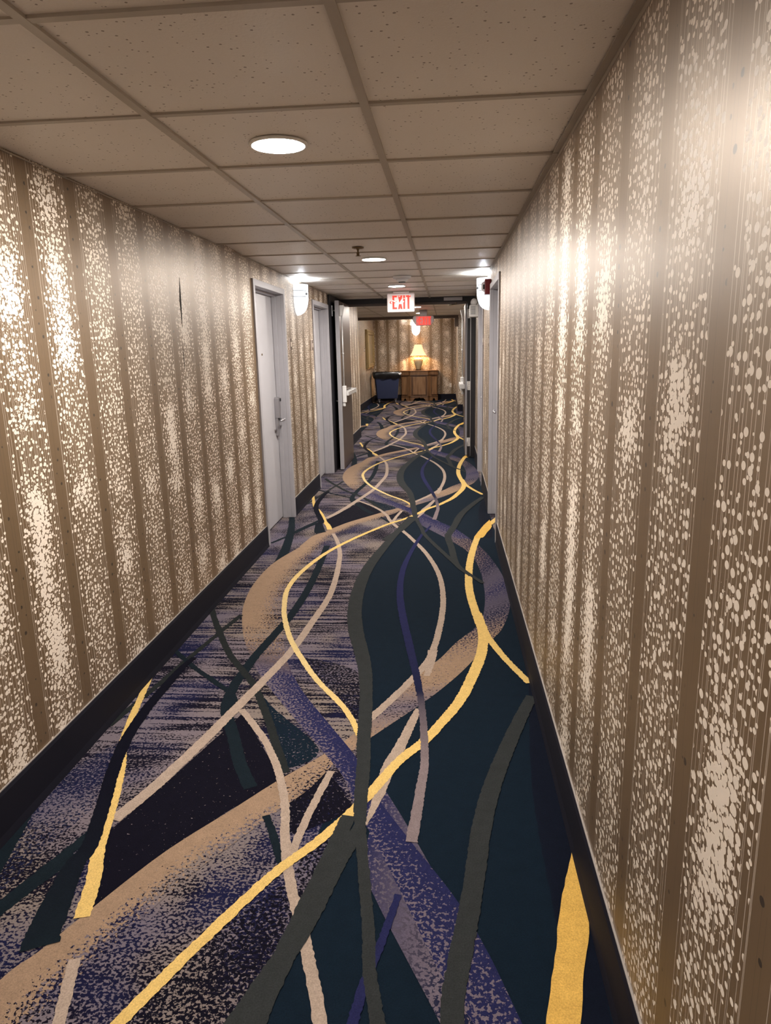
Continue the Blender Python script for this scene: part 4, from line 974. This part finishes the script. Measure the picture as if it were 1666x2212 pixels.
for k, z in ((1.0, .435), (.90, .462), (.79, .51), (.70, .56), (.60, .62), (.51, .69), (.45, .735)):
    r = shade_ring(bm, k, LZ + z)
    if prev:
        for i in range(8): bm.faces.new((prev[i], prev[(i + 1) % 8], r[(i + 1) % 8], r[i]))
    prev = r
o = obj('lamp_shade', bm, 'shade', tl); o['label'] = 'glowing cream flared shade'
sol = o.modifiers.new('thick', 'SOLIDIFY'); sol.thickness = .003
bm = NB(); a = shade_ring(bm, 1.012, LZ + .425); b = shade_ring(bm, 1.012, LZ + .442)
for i in range(8): bm.faces.new((a[i], a[(i + 1) % 8], b[(i + 1) % 8], b[i]))
o = obj('shade_trim', bm, 'shade_trim', tl); sol = o.modifiers.new('thick', 'SOLIDIFY'); sol.thickness = .004
settle(tl)
l = bpy.data.lights.new('lamp_bulb', 'POINT'); l.energy = LAMP_W; l.color = (1.0, .62, .30); l.shadow_soft_size = .035
lo = bpy.data.objects.new('lamp_bulb', l); S.collection.objects.link(lo); lo.parent = tl
lo.matrix_parent_inverse = tl.matrix_world.inverted(); lo.location = (LX, LY, LZ + .56)

# laundry cart
BX, BY = -1.70, 20.35
bn = empty('laundry_cart', (BX, BY, 0), 'navy laundry cart with black bag liner on casters left of the cabinet', 'laundry cart')
def taper(bm, w0, d0, z0, w1, d1, z1, cap=True, cx=0.0):
    A = [bm.verts.new((BX + a * w0, BY + b * d0, z0)) for a, b in ((-1, -1), (1, -1), (1, 1), (-1, 1))]
    B = [bm.verts.new((BX + a * w1, BY + b * d1, z1)) for a, b in ((-1, -1), (1, -1), (1, 1), (-1, 1))]
    fs = [bm.faces.new((A[i], A[(i + 1) % 4], B[(i + 1) % 4], B[i])) for i in range(4)] + [bm.faces.new(A[::-1]), bm.faces.new(B)]
    return fs
bm = NB(); fs = taper(bm, .285, .22, .13, .345, .25, .78)
for f in fs:
    if f.normal.x > .5 or (f.calc_center_median().x > BX + .25): f.material_index = 1
bm.normal_update()
for f in bm.faces: f.material_index = 1 if f.normal.x > .8 else 0
o = obj('cart_body', bm, ['bin', 'bin_side'], bn, .02); o['label'] = 'navy tapered canvas body'
bm = NB(); g = []
lr = random.Random(5)
N = 56
def rim(k):
    t = k / N * 4; i = int(t) % 4; f = t - int(t)
    c = [(-1, -1), (1, -1), (1, 1), (-1, 1)]; a, b = c[i], c[(i + 1) % 4]
    return (a[0] + (b[0] - a[0]) * f, a[1] + (b[1] - a[1]) * f)
prof = [(.36, .265, .70), (.385, .285, .76), (.392, .29, .83), (.385, .285, .868), (.365, .265, .875), (.34, .24, .85), (.325, .23, .70)]
for (wx, wy, z) in prof:
    ring = []
    for k in range(N):
        a, b = rim(k); j = lr.uniform(-.012, .012); jz = lr.uniform(-.02, .012) if z < .72 else lr.uniform(-.008, .008)
        ring.append(bm.verts.new((BX + a * (wx + j), BY + b * (wy + j), z + jz)))
    g.append(ring)
for a, b in zip(g, g[1:]):
    for k in range(N): bm.faces.new((a[k], a[(k + 1) % N], b[(k + 1) % N], b[k])).smooth = True
bm.faces.new(g[-1])
o = obj('bag_liner', bm, 'liner', bn); o['label'] = 'crumpled black bag folded over the rim'
bm = NB()
for dx, dz in ((0, 0), (.04, .008), (.02, -.012)):
    bmesh.ops.create_icosphere(bm, subdivisions=2, radius=.028, matrix=Matrix.Translation((BX + .335 + dx, BY - .285, .825 + dz)) @ Matrix.Diagonal((1.1, .5, .8, 1)))
o = obj('paper_scrap', bm, 'white', bn); o['label'] = 'small white crumpled scraps at the corner'
for sx in (-1, 1):
    for sy in (-1, 1):
        x, y = BX + sx * .235, BY + sy * .17
        bm = NB(); lathe(bm, [(.02, -.014), (.042, -.012), (.045, 0), (.042, .012), (.02, .014)], n=20)
        bmesh.ops.transform(bm, matrix=Matrix.Translation((x, y, .046)) @ Matrix.Rotation(math.pi / 2, 4, 'Y'), verts=bm.verts)
        box(bm, x - .024, x - .017, y - .02, y + .02, .04, .135); box(bm, x + .017, x + .024, y - .02, y + .02, .04, .135); box(bm, x - .03, x + .03, y - .03, y + .03, .105, .135)
        o = obj('caster', bm, 'caster', bn); o['label'] = 'grey swivel caster'
settle(bn)
bn.rotation_euler = (0, 0, math.radians(9))
